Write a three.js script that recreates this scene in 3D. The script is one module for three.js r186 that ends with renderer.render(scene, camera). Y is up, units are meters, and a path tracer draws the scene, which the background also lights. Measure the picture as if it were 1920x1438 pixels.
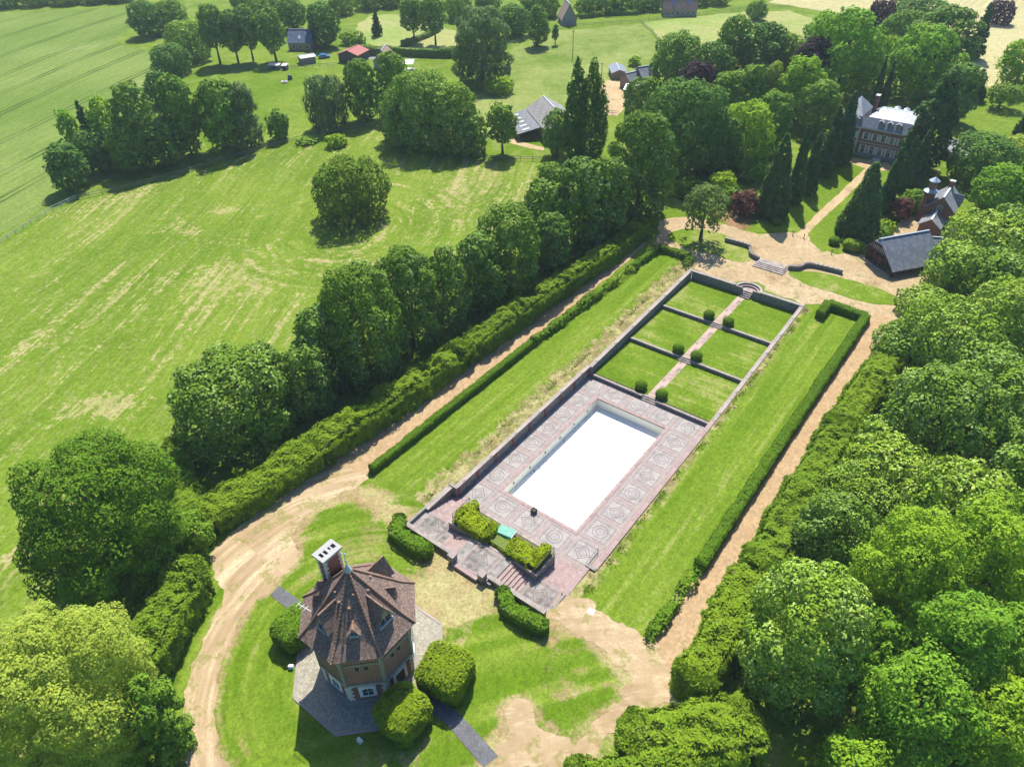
import * as THREE from 'three';
import { Sky } from 'three/addons/objects/Sky.js';
import { mergeGeometries } from 'three/addons/utils/BufferGeometryUtils.js';

// ---------- camera, sky, sun, exposure ----------
const scene = new THREE.Scene();
const camera = new THREE.PerspectiveCamera(56.08, 1024 / 766, 0.5, 4000);
camera.position.set(38.539, 75, 66.217);
camera.up.set(-0.36669, 0.78103, -0.50549);
camera.lookAt(38.539 - 48.488, 75 - 62.415, 66.217 - 61.264);
scene.add(camera);
const SUN = new THREE.Vector3(-0.302, 0.813, -0.499).normalize();
const sky = new Sky();
sky.scale.setScalar(3000);
sky.name = 'sky';
sky.userData.kind = 'structure';
Object.assign(sky.material.uniforms.turbidity, { value: 3 });
sky.material.uniforms.rayleigh.value = 1.2;
sky.material.uniforms.mieCoefficient.value = 0.004;
sky.material.uniforms.sunPosition.value.copy(SUN);
scene.add(sky);
scene.environmentIntensity = 0.13;
const sun = new THREE.DirectionalLight(new THREE.Color(1, 0.95, 0.85), 5);
sun.position.copy(SUN).multiplyScalar(300).add(new THREE.Vector3(-40, 0, -40));
sun.target.position.set(-40, 0, -40);
sun.castShadow = true;
sun.shadow.mapSize.set(4096, 4096);
Object.assign(sun.shadow.camera, { left: -260, right: 260, top: 260, bottom: -260, near: 1, far: 900 });
scene.add(sun, sun.target);
scene.fog = new THREE.FogExp2(0xdbe6ee, 0.00016);
const renderer = new THREE.WebGLRenderer({ antialias: true });
renderer.toneMapping = THREE.LinearToneMapping;
renderer.toneMappingExposure = 1.62;
renderer.shadowMap.enabled = true;

const DRYMEADOW = [[-67.9, 38.6, 6.4, 4.3, 1.1], [-65.7, 36.3, 4.0, 3.0, 0.8], [-68.0, 44.1, 4.9, 3.1, 0.8], [-90.3, 32.2, 4.6, 3.2, 0.7], [-94.8, 37.6, 4.5, 3.0, 0.8], [-113.1, -6.6, 7.7, 5.1, 0.9], [-113.7, -17.7, 5.2, 3.5, 0.8], [-82.5, -2.1, 4.5, 3.2, 0.7], [-101.2, 28.9, 4.1, 3.0, 0.5], [-117.0, -70.1, 5.9, 4.6, 0.8], [-111.6, -53.1, 5.3, 3.7, 0.4], [-80.9, 24.5, 3.9, 3.0, 0.5], [-49.0, 60.3, 3.0, 3.0, 0.8], [-102.0, 6.3, 4.8, 3.2, 0.5], [-91.6, 1.7, 4.6, 3.2, 0.5]];
const ZONES = {
  meadow: [[-123.8,52.3],[-139.9,22.1],[-144.0,13.2],[-149.2,0.5],[-144.3,-10.8],[-140.5,-23.6],[-135.6,-43.7],[-129.8,-61.6],[-119.8,-77.1],[-101.8,-75.8],[-79.9,-73.5],[-66.0,-81.2],[-62.0,-73.6],[-52.9,-54.8],[-48.2,-30.4],[-47.0,-10.4],[-45.6,6.7],[-43.0,20.3],[-41.2,33.2],[-43.1,39.8],[-42.4,46.6],[-40.7,58.2],[-35.4,66.8],[-25.1,78.5],[-39.6,89.5],[-101.2,82.4]],
  wheat: [[-112.3,59.8],[-146.0,19.5],[-152.6,5.4],[-180.4,-21.8],[-221.5,-65.7],[-254.3,-85.6],[-286.9,-86.1],[-305.9,-106.6],[-345.1,-128.5],[-388.5,-85.8],[-467.7,-1.0],[-283.0,61.6]],
  nlawn: [[-189.3,-53.5],[-206.9,-75.1],[-204.3,-84.2],[-197.2,-94.9],[-182.9,-107.4],[-172.8,-108.4],[-156.1,-107.9],[-143.8,-116.0],[-133.1,-123.0],[-154.0,-141.0],[-142.4,-148.5],[-110.6,-104.6],[-122.4,-79.6],[-131.5,-63.0],[-137.7,-48.9],[-144.5,-36.2]],
  pasture: [[-108.5,-97.2],[-129.9,-148.3],[-141.6,-166.8],[-143.2,-197.5],[-131.4,-211.4],[-119.7,-227.5],[-98.3,-203.8],[-76.1,-160.4],[-91.5,-165.2],[-90.4,-151.1],[-74.2,-121.8],[-71.6,-97.0],[-89.3,-85.1]],
  hay: [[-119.9,-229.6],[-100.4,-261.6],[-77.3,-281.9],[-63.5,-272.6],[-47.8,-222.4],[-46.8,-186.9],[-63.0,-176.3],[-97.4,-204.4]],
  straw: [[-91.7,-293.8],[-92.3,-335.5],[1.8,-414.8],[38.9,-235.9],[34.3,-201.4],[14.0,-209.4],[2.1,-226.2],[-10.6,-278.9],[-51.3,-286.0]],
  topgreen: [[-143.2,-197.5],[-149.6,-225.2],[-123.2,-246.3],[-98.0,-284.6],[-88.3,-285.3],[-100.8,-262.6],[-120.3,-229.4]],
  paddock: [[-205.3,-137.7],[-229.7,-175.7],[-220.3,-186.5],[-175.5,-175.0],[-156.6,-149.9],[-175.3,-143.4],[-190.0,-137.7]],
  rlawn: [[4.9,-181.7],[7.8,-198.9],[17.2,-195.8],[28.5,-194.6],[32.9,-167.9],[29.2,-148.4],[18.8,-145.6],[10.8,-158.8]],
  lane: [[-178.2,-123.7],[-164.4,-137.8],[-152.5,-143.7],[-157.4,-149.4],[-171.0,-138.9],[-182.5,-127.9]],
  yard: [[-91.2,-149.1],[-87.3,-154.5],[-76.3,-140.0],[-69.8,-128.9],[-68.7,-122.1],[-73.3,-120.1]],
  barnpath: [[-81.7,-87.3],[-76.2,-87.3],[-70.5,-87.9],[-71.8,-89.7],[-78.1,-89.8],[-83.1,-90.3]],
  drive: [[-21.0,-53.1],[-21.8,-60.5],[-25.6,-69.4],[-21.7,-74.4],[-11.9,-75.2],[-5.2,-75.0],[-0.6,-79.4],[2.2,-81.1],[7.4,-77.5],[9.8,-75.3],[13.1,-78.2],[17.0,-78.8],[17.5,-87.4],[17.0,-93.4],[17.3,-101.3],[21.5,-102.0],[25.7,-107.2],[28.5,-98.5],[31.1,-84.0],[29.5,-72.0],[29.7,-65.5],[26.1,-56.9],[23.3,-57.3],[14.2,-55.2],[12.2,-54.2],[4.5,-54],[3.7,-55.6],[1.55,-56.3],[-0.6,-55.6],[-1.4,-54],[-10.6,-54.2],[-11.4,-56.4],[-20.0,-57.3]],
  forecourt: [[-5.7,-127.9],[5.5,-130.0],[8.3,-126.6],[4.5,-122.3],[-3.5,-125.1]],
  bed: [[-20.8,-83.3],[-13.3,-86.8],[-6.7,-78.5],[-9.2,-74.6],[-16.5,-77.0]],
  clearing: [[11.0,26.7],[11.3,22.6],[13.4,21.2],[21.3,21.9],[23.6,21.7],[27.1,22.7],[29.6,24.7],[27.0,28.2],[24.7,33.9],[24.0,38.3],[16.2,44.2],[15.3,40.0],[14.3,36.8],[15.6,36.4],[19.1,37.1],[22.3,36.6],[22.9,33.0],[23.4,27.1],[19.2,26.0],[15.3,25.6],[13.0,26.2]]
};
// kind, x, z, height, crown width, label, group
const TREES = [
  ["linden",-43.0,28.3,14.4,17.2,"broad clipped linden at the near end of the row by the meadow","lindens of the row beside the meadow",3],
  ["linden",-45.4,21.4,12.1,8.1,"half hidden linden just behind the broad first linden, on the meadow side","lindens of the row beside the meadow",4],
  ["linden",-39.5,17.9,11.9,7.7,"small linden squeezed between the first two big lindens of the row, on the hedge side","lindens of the row beside the meadow",3],
  ["linden",-42.6,11.5,14.5,9.7,"linden left of the tallest tree in the near half of the row","lindens of the row beside the meadow",4],
  ["linden",-39.2,6.1,20.3,13.4,"tallest and widest linden in the near half of the row","lindens of the row beside the meadow",3],
  ["linden",-38.6,-3.8,19.1,11.0,"linden with a pale top right after the tallest one of the near row","lindens of the row beside the meadow",4],
  ["linden",-37.9,-12.4,15.7,7.6,"narrow dark linden half way along the row","lindens of the row beside the meadow",3],
  ["linden",-36.7,-19.9,15.2,8.8,"slim linden after the narrow dark one half way along the row","lindens of the row beside the meadow",4],
  ["linden",-36.6,-28.9,16.9,12.4,"wide domed linden in the middle of the row beside the meadow","lindens of the row beside the meadow",3],
  ["linden",-33.2,-38.1,12.3,7.6,"low round linden in front of the far half of the row","lindens of the row beside the meadow",4],
  ["linden",-38.6,-43.0,15.5,9.8,"pale topped linden behind the low round one in the far half of the row","lindens of the row beside the meadow",3],
  ["linden",-34.8,-50.0,18.3,12.9,"broad linden below the tall poplars, in the far half of the row","lindens of the row beside the meadow",4],
  ["linden",-32.3,-57.3,16.5,10.5,"linden with a flat clipped side just right of the one below the poplars","lindens of the row beside the meadow",3],
  ["linden",-31.4,-68.9,22.4,14.5,"big linden at the far end of the row by the drive","lindens of the row beside the meadow",4],
  ["maple",-33.7,51.8,19.1,19.2,"large dark green maple standing alone left of the dirt drive",""],
  ["silver",-15.6,65.6,18.5,17.9,"pale silvery green tree in the bottom left corner",""],
  ["lone",-85.5,-33.0,13.0,18.2,"lone round tree with its shadow in the middle of the mown meadow",""],
  ["broad",-157.0,-3.5,11.7,10.3,"blue green round tree at the left tip of the copse, nearest the white fence rail","trees of the left copse"],
  ["light",-176.0,-14.9,13.2,6.3,"thin yellow green tree on the left rear of the copse against the wheat","trees of the left copse"],
  ["conifer",-169.7,-16.8,16.6,5.4,"dark narrow conifer poking up on the left of the copse","trees of the left copse"],
  ["light",-163.3,-19.5,17.3,9.0,"yellow green tree right of the dark conifer in the copse","trees of the left copse"],
  ["linden",-154.1,-23.3,21.2,10.8,"tallest domed tree in the left half of the copse, with a sunlit right side","trees of the left copse",3],
  ["broad",-161.6,-13.1,11.0,10.0,"low dark tree at the front left of the copse","trees of the left copse"],
  ["broad",-195.6,-52.5,10.0,8.8,"small round tree at the rear of the copse toward the wheat field","trees of the left copse"],
  ["broad",-150.7,-33.5,21.2,10.7,"tall open tree in the middle of the copse with light showing below it","trees of the left copse"],
  ["broad",-145.7,-41.6,18.7,13.2,"broad dark tree in the right half of the copse","trees of the left copse"],
  ["willow",-141.2,-46.3,16.6,9.0,"grey green drooping tree at the right end of the copse","trees of the left copse"],
  ["broad",-154.6,-19.1,12.6,11.1,"low dark tree at the front middle of the copse, above the meadow shade","trees of the left copse"],
  ["broad",-149.6,-26.5,12.6,9.8,"low dark tree right of the front middle of the copse","trees of the left copse"],
  ["broad",-138.0,-54.0,7.7,6.6,"small pointed tree standing by itself right of the copse at the fence",""],
  ["willow",-134.1,-68.4,14.1,12.5,"feathery grey green tree on the neighbour lawn edge, left of two leafy trees",""],
  ["broad",-128.9,-78.4,17.1,11.1,"leafy tree in front of the red roofed shed, between a feathery tree and its twin",""],
  ["broad",-124.1,-86.8,18.1,10.3,"leafy tree in front of the brown roofed house",""],
  ["broad",-281.7,-100.1,13.4,14.5,"tree at the corner of the wheat field beyond the small grass notch","trees along the top left wood edge"],
  ["broad",-281.2,-111.3,11.9,14.9,"dark tree right behind the wheat field corner at the top","trees along the top left wood edge"],
  ["linden",-234.4,-89.3,13.3,16.2,"tall domed tree above the round one at the wheat field edge","trees along the top left wood edge",0],
  ["broad",-223.2,-74.6,9.6,14.3,"round bushy tree at the wheat field edge above the copse","trees along the top left wood edge"],
  ["tall",-219.4,-91.0,19.7,11.5,"first bare stemmed tree from the left in the far grove above the copse","trees along the top left wood edge"],
  ["tall",-214.8,-95.6,17.9,10.6,"second bare stemmed tree from the left in the far grove above the copse","trees along the top left wood edge"],
  ["tall",-211.7,-100.0,18.9,10.0,"slim third bare stemmed tree from the left in the far grove","trees along the top left wood edge"],
  ["tall",-204.4,-104.8,17.7,12.4,"rightmost wide bare stemmed tree in the far grove left of the slate blue roof","trees along the top left wood edge"],
  ["broad",-204.8,-129.3,15.8,13.1,"big tree covering the right side of the slate blue roofed house","trees along the top left wood edge"],
  ["broad",-238.4,-140.2,12.3,13.4,"tree behind the slate blue roofed house, left of its ridge","trees along the top left wood edge"],
  ["broad",-264.5,-147.7,9.6,16.5,"tree at the top edge between the pale far house and the slate blue roof","trees along the top left wood edge"],
  ["broad",-289.7,-153.1,7.3,12.4,"tree at the top edge just right of the pale far house","trees along the top left wood edge"],
  ["shrub",-199.0,-138.5,4.5,10.1,"dark shrubs above the red roofed shed",""],
  ["conifer",-200.0,-152.6,9.5,4.7,"small grey conifer on the far lawn above the brown roofed house",""],
  ["tall",-179.4,-152.8,16.1,11.3,"left of two tall trees with bare stems by the far lane","trees along the top left wood edge"],
  ["tall",-169.5,-154.3,16.9,11.4,"right of two tall trees with bare stems by the far lane","trees along the top left wood edge"],
  ["willow",-122.8,-126.6,22.9,19.3,"huge grey green willow at the left edge of the rough pasture",""],
  ["broad",-152.1,-182.4,11.5,13.1,"dark rounded tree behind the huge willow",""],
  ["broad",-135.1,-174.4,14.5,8.8,"single upright tree with a short trunk on the rough pasture by the willow",""],
  ["sapling",-130.5,-179.7,7.0,3.1,"thin sapling on the pasture in front of the steep gabled house",""],
  ["broad",-242.6,-172.0,8.8,12.0,"first tree from the left in the dark belt along the top edge","trees of the dark belt at the top edge"],
  ["broad",-240.6,-186.6,8.0,13.5,"second tree from the left in the dark belt along the top edge","trees of the dark belt at the top edge"],
  ["broad",-234.0,-195.5,7.2,12.4,"third tree from the left in the dark belt along the top edge","trees of the dark belt at the top edge"],
  ["broad",-190.7,-193.0,9.9,13.8,"fourth tree from the left in the dark belt along the top edge","trees of the dark belt at the top edge"],
  ["broad",-188.5,-210.5,7.8,11.9,"fifth tree from the left in the dark belt along the top edge","trees of the dark belt at the top edge"],
  ["broad",-173.7,-224.7,7.4,12.0,"sixth tree from the left in the dark belt along the top edge","trees of the dark belt at the top edge"],
  ["broad",-160.1,-217.8,8.6,10.2,"seventh tree from the left in the dark belt along the top edge","trees of the dark belt at the top edge"],
  ["broad",-147.8,-230.7,7.6,11.6,"eighth tree from the left in the dark belt along the top edge","trees of the dark belt at the top edge"],
  ["broad",-142.0,-235.9,7.0,9.3,"ninth tree from the left in the dark belt along the top edge","trees of the dark belt at the top edge"],
  ["broad",-137.7,-240.9,7.4,9.3,"tenth tree from the left in the dark belt along the top edge","trees of the dark belt at the top edge"],
  ["broad",-132.9,-246.6,7.0,9.9,"eleventh tree from the left in the dark belt along the top edge","trees of the dark belt at the top edge"],
  ["broad",-127.9,-251.9,6.6,9.4,"twelfth tree from the left in the dark belt along the top edge","trees of the dark belt at the top edge"],
  ["broad",-115.0,-270.4,5.7,10.5,"thirteenth tree from the left in the dark belt along the top edge","trees of the dark belt at the top edge"],
  ["broad",-108.9,-276.7,5.3,10.6,"fourteenth tree from the left in the dark belt along the top edge","trees of the dark belt at the top edge"],
  ["linden",-100.5,-73.2,18.9,18.6,"largest domed linden left of the grey barn","lindens beside the grey barn",2],
  ["linden",-108.3,-73.1,13.8,12.2,"linden at the left end of the clump left of the grey barn","lindens beside the grey barn",3],
  ["linden",-91.5,-75.8,17.2,14.5,"domed linden right of the largest one, left of the grey barn","lindens beside the grey barn",0],
  ["linden",-85.6,-75.7,10.5,8.6,"low round linden at the right foot of the clump left of the grey barn","lindens beside the grey barn",2],
  ["orchard",-78.3,-80.0,13.0,9.6,"small round headed tree on a bare trunk in front of the grey barn lean-to",""],
  ["poplar",-60.4,-87.5,24.8,5.8,"left of the two tall pointed poplars beside the grey barn","tall poplars"],
  ["poplar",-57.3,-89.7,23.5,7.6,"right and fuller of the two tall pointed poplars beside the grey barn","tall poplars"],
  ["broad",-65.9,-87.4,11.9,7.9,"bushy dark tree at the left foot of the tall poplars",""],
  ["broad",-35.0,-94.6,21.9,21.7,"largest dark tree behind the far end of the linden row","trees of the park behind the row"],
  ["linden",-60.3,-123.6,11.8,11.8,"domed linden below the white awning of the stable yard","trees of the park behind the row",3],
  ["broad",-67.0,-155.8,16.3,18.7,"dark tree with ragged sides just right of the stable yard house","trees of the park behind the row"],
  ["copper",-49.2,-132.8,15.3,13.9,"purple copper beech behind the largest dark tree","trees of the park behind the row"],
  ["broad",-57.8,-177.3,18.8,12.6,"tree at the left of the far park trees beside the pale hay field","trees of the park behind the row"],
  ["broad",-48.0,-177.8,17.7,15.6,"round sunlit tree below the pale hay field","trees of the park behind the row"],
  ["broad",-40.2,-133.5,14.2,10.8,"bluish dark tree right of the purple copper beech","trees of the park behind the row"],
  ["broad",-36.5,-140.8,15.3,9.6,"tree above the bright yellow green one, right of the bluish dark tree","trees of the park behind the row"],
  ["silver",-32.5,-145.3,15.3,7.2,"narrow pale tree left of the light leafy one behind the left cypresses","trees of the park behind the row"],
  ["light",-25.0,-146.5,17.2,14.9,"light leafy tree behind the left cypress row","trees of the park behind the row"],
  ["copper",-29.5,-169.9,17.3,13.9,"purple tree left of the tallest light green tree","trees of the park behind the row"],
  ["light",-22.6,-176.2,24.7,24.3,"tallest light green tree left above the mansion","trees of the park behind the row"],
  ["copper",-33.1,-254.3,12.8,11.8,"purple tree at the top between the two tallest light trees","trees of the park behind the row"],
  ["cedar",-1.9,-200.3,23.6,22.3,"cedar with flat spreading tiers above the mansion","trees of the park behind the row"],
  ["broad",-25.8,-276.0,11.8,24.8,"green tree behind the spreading cedar at the top edge","trees of the park behind the row"],
  ["conifer",2.8,-242.8,17.7,7.2,"dark spruce at the right edge of the park beside the straw coloured field","trees of the park behind the row"],
  ["light",-2.7,-186.0,20.8,23.6,"yellow green tree right above the mansion roof","trees of the park behind the row"],
  ["cypress",-9.7,-169.9,14.5,2.8,"left of two slim dark cypresses behind the mansion","trees of the park behind the row"],
  ["cypress",-7.6,-171.3,13.5,2.8,"right of two slim dark cypresses behind the mansion","trees of the park behind the row"],
  ["yew",13.0,-130.1,23.2,10.2,"huge dark conifer beside the right end of the mansion","trees of the park behind the row"],
  ["copper",0.1,-301.9,8.6,11.4,"lone purple tree on the straw coloured field at the top right",""],
  ["conifer",12.4,-194.7,8.6,7.0,"dark ragged conifer on the lawn at the right, below the straw field",""],
  ["orchard",19.9,-190.5,6.9,10.5,"small flat topped tree on the right lawn",""],
  ["light",20.3,-211.2,14.9,15.5,"pale tree cut by the right edge above the small flat topped one",""],
  ["conifer",28.8,-168.5,7.0,5.1,"dark conifer cut by the right edge beside the right lawn",""],
  ["light",-23.5,-106.7,15.9,16.6,"bright yellow green tree left of the left cypress row","",2],
  ["plum",-12.0,-82.5,5.5,6.3,"purple plum at the foot of the largest left cypress",""],
  ["loose",-14.4,-65.8,11.9,11.3,"open grey green tree with a bare trunk on the oval island of grass",""],
  ["shrub",-20.8,-88.9,5.1,7.4,"dark shrub below the bright yellow green tree",""],
  ["shrub",-26.6,-83.8,4.4,7.4,"shrub behind the open grey green tree of the oval island",""],
  ["cypress",-7.0,-85.3,17.9,7.5,"nearest and widest cypress of the left row","left cypress row before the mansion"],
  ["cypress",-5.4,-93.6,17.9,4.2,"second cypress of the left row","left cypress row before the mansion"],
  ["cypress",-4.6,-101.0,14.4,4.1,"third cypress of the left row","left cypress row before the mansion"],
  ["cypress",-5.3,-112.7,11.5,4.8,"fourth, shorter cypress of the left row","left cypress row before the mansion"],
  ["cypress",-5.8,-116.9,15.2,5.4,"fifth cypress of the left row, rising behind the shorter one","left cypress row before the mansion"],
  ["cypress",-4.9,-123.6,17.0,6.2,"farthest and tallest cypress of the left row, against the mansion","left cypress row before the mansion"],
  ["cypress",11.1,-86.0,15.5,8.4,"nearest and widest cypress of the right row","right cypress row before the mansion"],
  ["cypress",12.5,-101.0,14.4,4.3,"second cypress of the right row","right cypress row before the mansion"],
  ["cypress",12.5,-114.5,12.7,3.6,"third cypress of the right row","right cypress row before the mansion"],
  ["cypress",14.1,-119.5,13.8,4.6,"tall fourth cypress of the right row","right cypress row before the mansion"],
  ["cypress",9.8,-121.8,11.2,3.3,"slim farthest cypress of the right row, before the mansion front","right cypress row before the mansion"],
  ["shrub",16.9,-103.9,5.0,5.4,"bright green laurel beside the round turret",""],
  ["plum",16.2,-99.2,4.7,5.1,"purple shrub between the right cypresses and the turret",""],
  ["shrub",14.4,-86.6,3.1,6.6,"laurel bush at the foot of the nearest right cypress",""],
  ["shrub",15.7,-90.8,2.7,3.6,"bright yellow green bush left of the half timbered barn",""],
  ["broad",25.3,-129.6,11.0,16.8,"broad tree behind the house with the turret","trees along the right edge beyond the chapel house"],
  ["silver",31.1,-141.0,8.4,10.7,"pale tree at the right edge behind the broad one","trees along the right edge beyond the chapel house"],
  ["light",31.6,-115.3,9.7,12.0,"light spreading tree right of the house with the turret","trees along the right edge beyond the chapel house"],
  ["light",35.6,-119.3,10.9,7.4,"light tree at the right edge beside the spreading one","trees along the right edge beyond the chapel house"],
  ["linden",34.1,-88.6,9.3,15.1,"linden right of the half timbered barn, first of the right wood","trees of the right hand wood",1],
  ["linden",38.2,-97.0,8.9,11.8,"linden at the right edge behind the one by the half timbered barn","trees of the right hand wood",2],
  ["linden",31.6,-75.1,8.7,10.6,"low linden in front of the half timbered barn end","trees of the right hand wood",0],
  ["linden",38.6,-71.7,10.7,12.6,"linden at the upper right behind the low one near the barn","trees of the right hand wood",3],
  ["linden",36.1,-48.1,11.1,15.1,"wide domed linden in the upper third of the right wood","trees of the right hand wood",0],
  ["linden",42.9,-57.7,12.7,13.4,"linden at the right edge beside the upper wide domed one","trees of the right hand wood",1],
  ["linden",30.7,-46.5,6.3,10.1,"small linden next to the hedge in the upper third of the right wood","trees of the right hand wood",2],
  ["linden",46.3,-37.3,11.4,10.1,"linden at the right edge beside the largest pale flowered one","trees of the right hand wood",0],
  ["linden",39.4,-27.6,14.1,15.5,"largest pale flowered linden in the middle of the right wood","trees of the right hand wood",3],
  ["linden",33.7,-22.3,7.0,7.0,"low linden between the hedge and the largest pale flowered one","trees of the right hand wood",0],
  ["linden",36.1,-15.4,9.1,11.4,"dome shaped linden below the largest pale flowered one","trees of the right hand wood",1],
  ["linden",50.1,-21.4,11.5,9.0,"dark linden at the right edge below the middle of the wood","trees of the right hand wood",2],
  ["linden",34.8,-9.3,7.7,10.3,"second dome down the front of the right wood, behind the hedge","trees of the right hand wood",0],
  ["linden",34.0,-0.4,11.2,8.8,"third dome down the front of the right wood, behind the hedge","trees of the right hand wood",3],
  ["light",42.5,2.3,15.3,13.7,"large yellow green tree in the lower middle of the right wood","trees of the right hand wood"],
  ["light",48.5,-4.0,15.3,13.9,"large yellow green tree near the right edge of the lower wood","trees of the right hand wood"],
  ["linden",36.3,16.3,16.5,12.3,"dark near linden with cream flowers at the left front of the wood","trees of the right hand wood",0],
  ["light",53.2,4.9,11.6,10.3,"bright tree at the right edge, above the bottom right corner","trees of the right hand wood"],
  ["light",47.3,16.7,12.0,11.4,"bright yellow green tree at the bottom, left of the corner tree","trees of the right hand wood"],
  ["light",53.9,13.0,10.5,10.8,"bright tree in the bottom right corner","trees of the right hand wood"],
  ["light",44.4,24.3,6.7,7.8,"pale treetop rising from the bottom edge right of the clipped hedge block","trees of the right hand wood"],
  ["light",38.6,1.1,9.0,10.4,"yellow green tree filling the gap behind the third dome of the right wood","trees of the right hand wood"],
  ["linden",45.1,-11.4,12.8,12.2,"linden between the dome below the pale flowered one and the right edge","trees of the right hand wood",1],
  ["light",48.4,8.8,14.5,11.4,"yellow green tree above the bottom bright ones in the right wood","trees of the right hand wood"],
  ["linden",42.6,-40.5,11.2,11.4,"linden behind the largest pale flowered one toward the right edge","trees of the right hand wood",2],
  ["linden",35.3,-35.1,6.5,9.9,"linden behind the hedge just above the largest pale flowered one","trees of the right hand wood",0],
  ["linden",45.3,-27.9,9.9,10.5,"dark linden right below the largest pale flowered one","trees of the right hand wood",3],
  ["light",52.2,-13.6,11.2,10.6,"yellow green tree cut by the right edge in the middle of the lower wood","trees of the right hand wood"],
  ["linden",29.8,-62.6,4.6,9.5,"small linden next to the hedge end below the half timbered barn","trees of the right hand wood",0],
  ["light",42.3,10.3,8.5,7.6,"low yellow green tree right of the dark near linden","trees of the right hand wood"],
  ["shrub",-9.5,61.1,12.3,5.5,"dark green bush beside the drive below the clipped hedge at the lower left","",1],
  ["shrub",-12.8,66.0,3.6,7.7,"vivid green bush at the bottom edge under the silvery tree","",2],
  ["shrub",-30.2,45.0,5.5,6.0,"rounded green bush between the big maple and the drive","",0],
  ["shrub",-120.0,-59.1,3.2,5.8,"low shrub on the meadow fence below the feathery tree",""],
  ["shrub",-129.2,-56.4,1.4,6.8,"low shrub on the meadow fence right of the small pointed tree",""],
  ["shrub",-124.7,-104.6,5.5,8.4,"shrub on the neighbour lawn left of the willow",""],
  ["shrub",-111.5,-120.5,5.3,10.2,"shrub mound under the huge willow",""],
  ["shrub",-90.9,-171.3,3.1,4.5,"bush between the stable shed and house",""],
  ["shrub",-59.1,-74.2,3.5,6.5,"shrub at the meadow corner by the far end of the paddock fence",""],
  ["shrub",-15.8,-84.7,4.4,5.3,"dark evergreen shrub left of the purple plum",""],
  ["broad",-398.5,-95.0,7.6,15.7,"leftmost tree of the dark wood beyond the wheat field at the top left","dark wood beyond the wheat"],
  ["broad",-389.3,-104.9,6.9,15.8,"second tree of the dark wood beyond the wheat field at the top left","dark wood beyond the wheat"],
  ["broad",-378.7,-114.2,6.9,15.8,"third tree of the dark wood beyond the wheat field at the top left","dark wood beyond the wheat"],
  ["broad",-369.4,-124.3,6.2,15.9,"fourth tree of the dark wood beyond the wheat field at the top left","dark wood beyond the wheat"],
  ["broad",-360.5,-131.9,5.9,13.2,"last tree of the dark wood beyond the wheat field at the top left","dark wood beyond the wheat"],
  ["broad",-82.9,-258.2,7.5,8.9,"small tree standing alone at the corner of the pale hay field",""],
  ["broad",-28.7,-99.7,15.0,14.1,"dark tree between the largest dark tree and the bright yellow green one","trees of the park behind the row"],
  ["broad",-21.9,-117.9,16.1,12.0,"dark tree right behind the bright yellow green one","trees of the park behind the row"],
  ["broad",-16.2,-139.0,14.5,11.9,"dark tree behind the far end of the left cypress row","trees of the park behind the row"],
  ["light",-19.4,-192.0,15.5,16.7,"pale green tree right of the tallest light green one, above the slim cypresses","trees of the park behind the row"],
  ["broad",-41.9,-181.0,14.7,13.6,"tree between the round sunlit one and the purple one below the hay field","trees of the park behind the row"],
  ["broad",-58.4,-163.2,13.3,12.8,"tree above the purple copper beech, below the hay field corner","trees of the park behind the row"],
  ["broad",10.6,-170.5,15.4,12.3,"green tree between the huge dark conifer and the right lawn","trees of the park behind the row"],
  ["broad",-37.0,-206.7,15.6,16.2,"tree behind the tallest light green one at the hay field edge","trees of the park behind the row"],
  ["broad",-18.1,-226.6,15.8,16.4,"tree behind the yellow green one, left of the cedar","trees of the park behind the row"],
  ["shrub",-17.3,-101.6,4.4,9.0,"shrubs at the foot of the bright yellow green tree","trees of the park behind the row"],
  ["shrub",-3.0,-146.6,4.1,8.6,"shrubs directly behind the mansion","trees of the park behind the row"],
  ["broad",-43.9,-106.9,12.4,11.0,"tree left of the largest dark one, above the far linden row end","trees of the park behind the row"]
];
const TERRAIN = { u: [-1500, -66, -33, -23, -15.7, 17, 58, 99, 1500], v: [-1500, -75, -12.5, 12.2, 33, 1500], h: [[2.2, 2.2, 2.2, 1.5, 1.5, 1.7, 3.3, 3.5, 3.5], [2.2, 2.2, 2.2, 1.5, 1.5, 1.7, 3.3, 3.5, 3.5], [2.2, 2.2, 2.2, 1.5, 1.5, 1.7, 3.3, 3.5, 3.5], [2.2, 2.2, 2.2, 1.3, 1.1, 1.5, 3.3, 3.5, 3.5], [2.2, 2.2, 2.2, 1.3, 1.1, 1.5, 3.3, 3.5, 3.5], [2.2, 2.2, 2.2, 1.3, 1.1, 1.5, 3.3, 3.5, 3.5]] };


// ---------- helpers ----------
function rng(seed) { let a = seed >>> 0; return () => { a = (a + 0x6D2B79F5) | 0; let t = Math.imul(a ^ (a >>> 15), 1 | a); t = (t + Math.imul(t ^ (t >>> 7), 61 | t)) ^ t; return ((t ^ (t >>> 14)) >>> 0) / 4294967296; }; }
const PERM = new Uint16Array(1024); { const r = rng(77); for (let i = 0; i < 512; i++) PERM[i] = PERM[i + 512] = (r() * 512) | 0; }
const VAL = new Float32Array(512); { const r = rng(5); for (let i = 0; i < 512; i++) VAL[i] = r() * 2 - 1; }
const h2 = (i, j) => VAL[PERM[(PERM[i & 511] + j) & 511]];
const h3 = (i, j, k) => VAL[PERM[(PERM[(PERM[i & 511] + j) & 511] + k) & 511]];
const sm = (t) => t * t * (3 - 2 * t);
function n2(x, y) { const i = Math.floor(x), j = Math.floor(y), a = sm(x - i), b = sm(y - j); return (h2(i, j) * (1 - a) + h2(i + 1, j) * a) * (1 - b) + (h2(i, j + 1) * (1 - a) + h2(i + 1, j + 1) * a) * b; }
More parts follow.
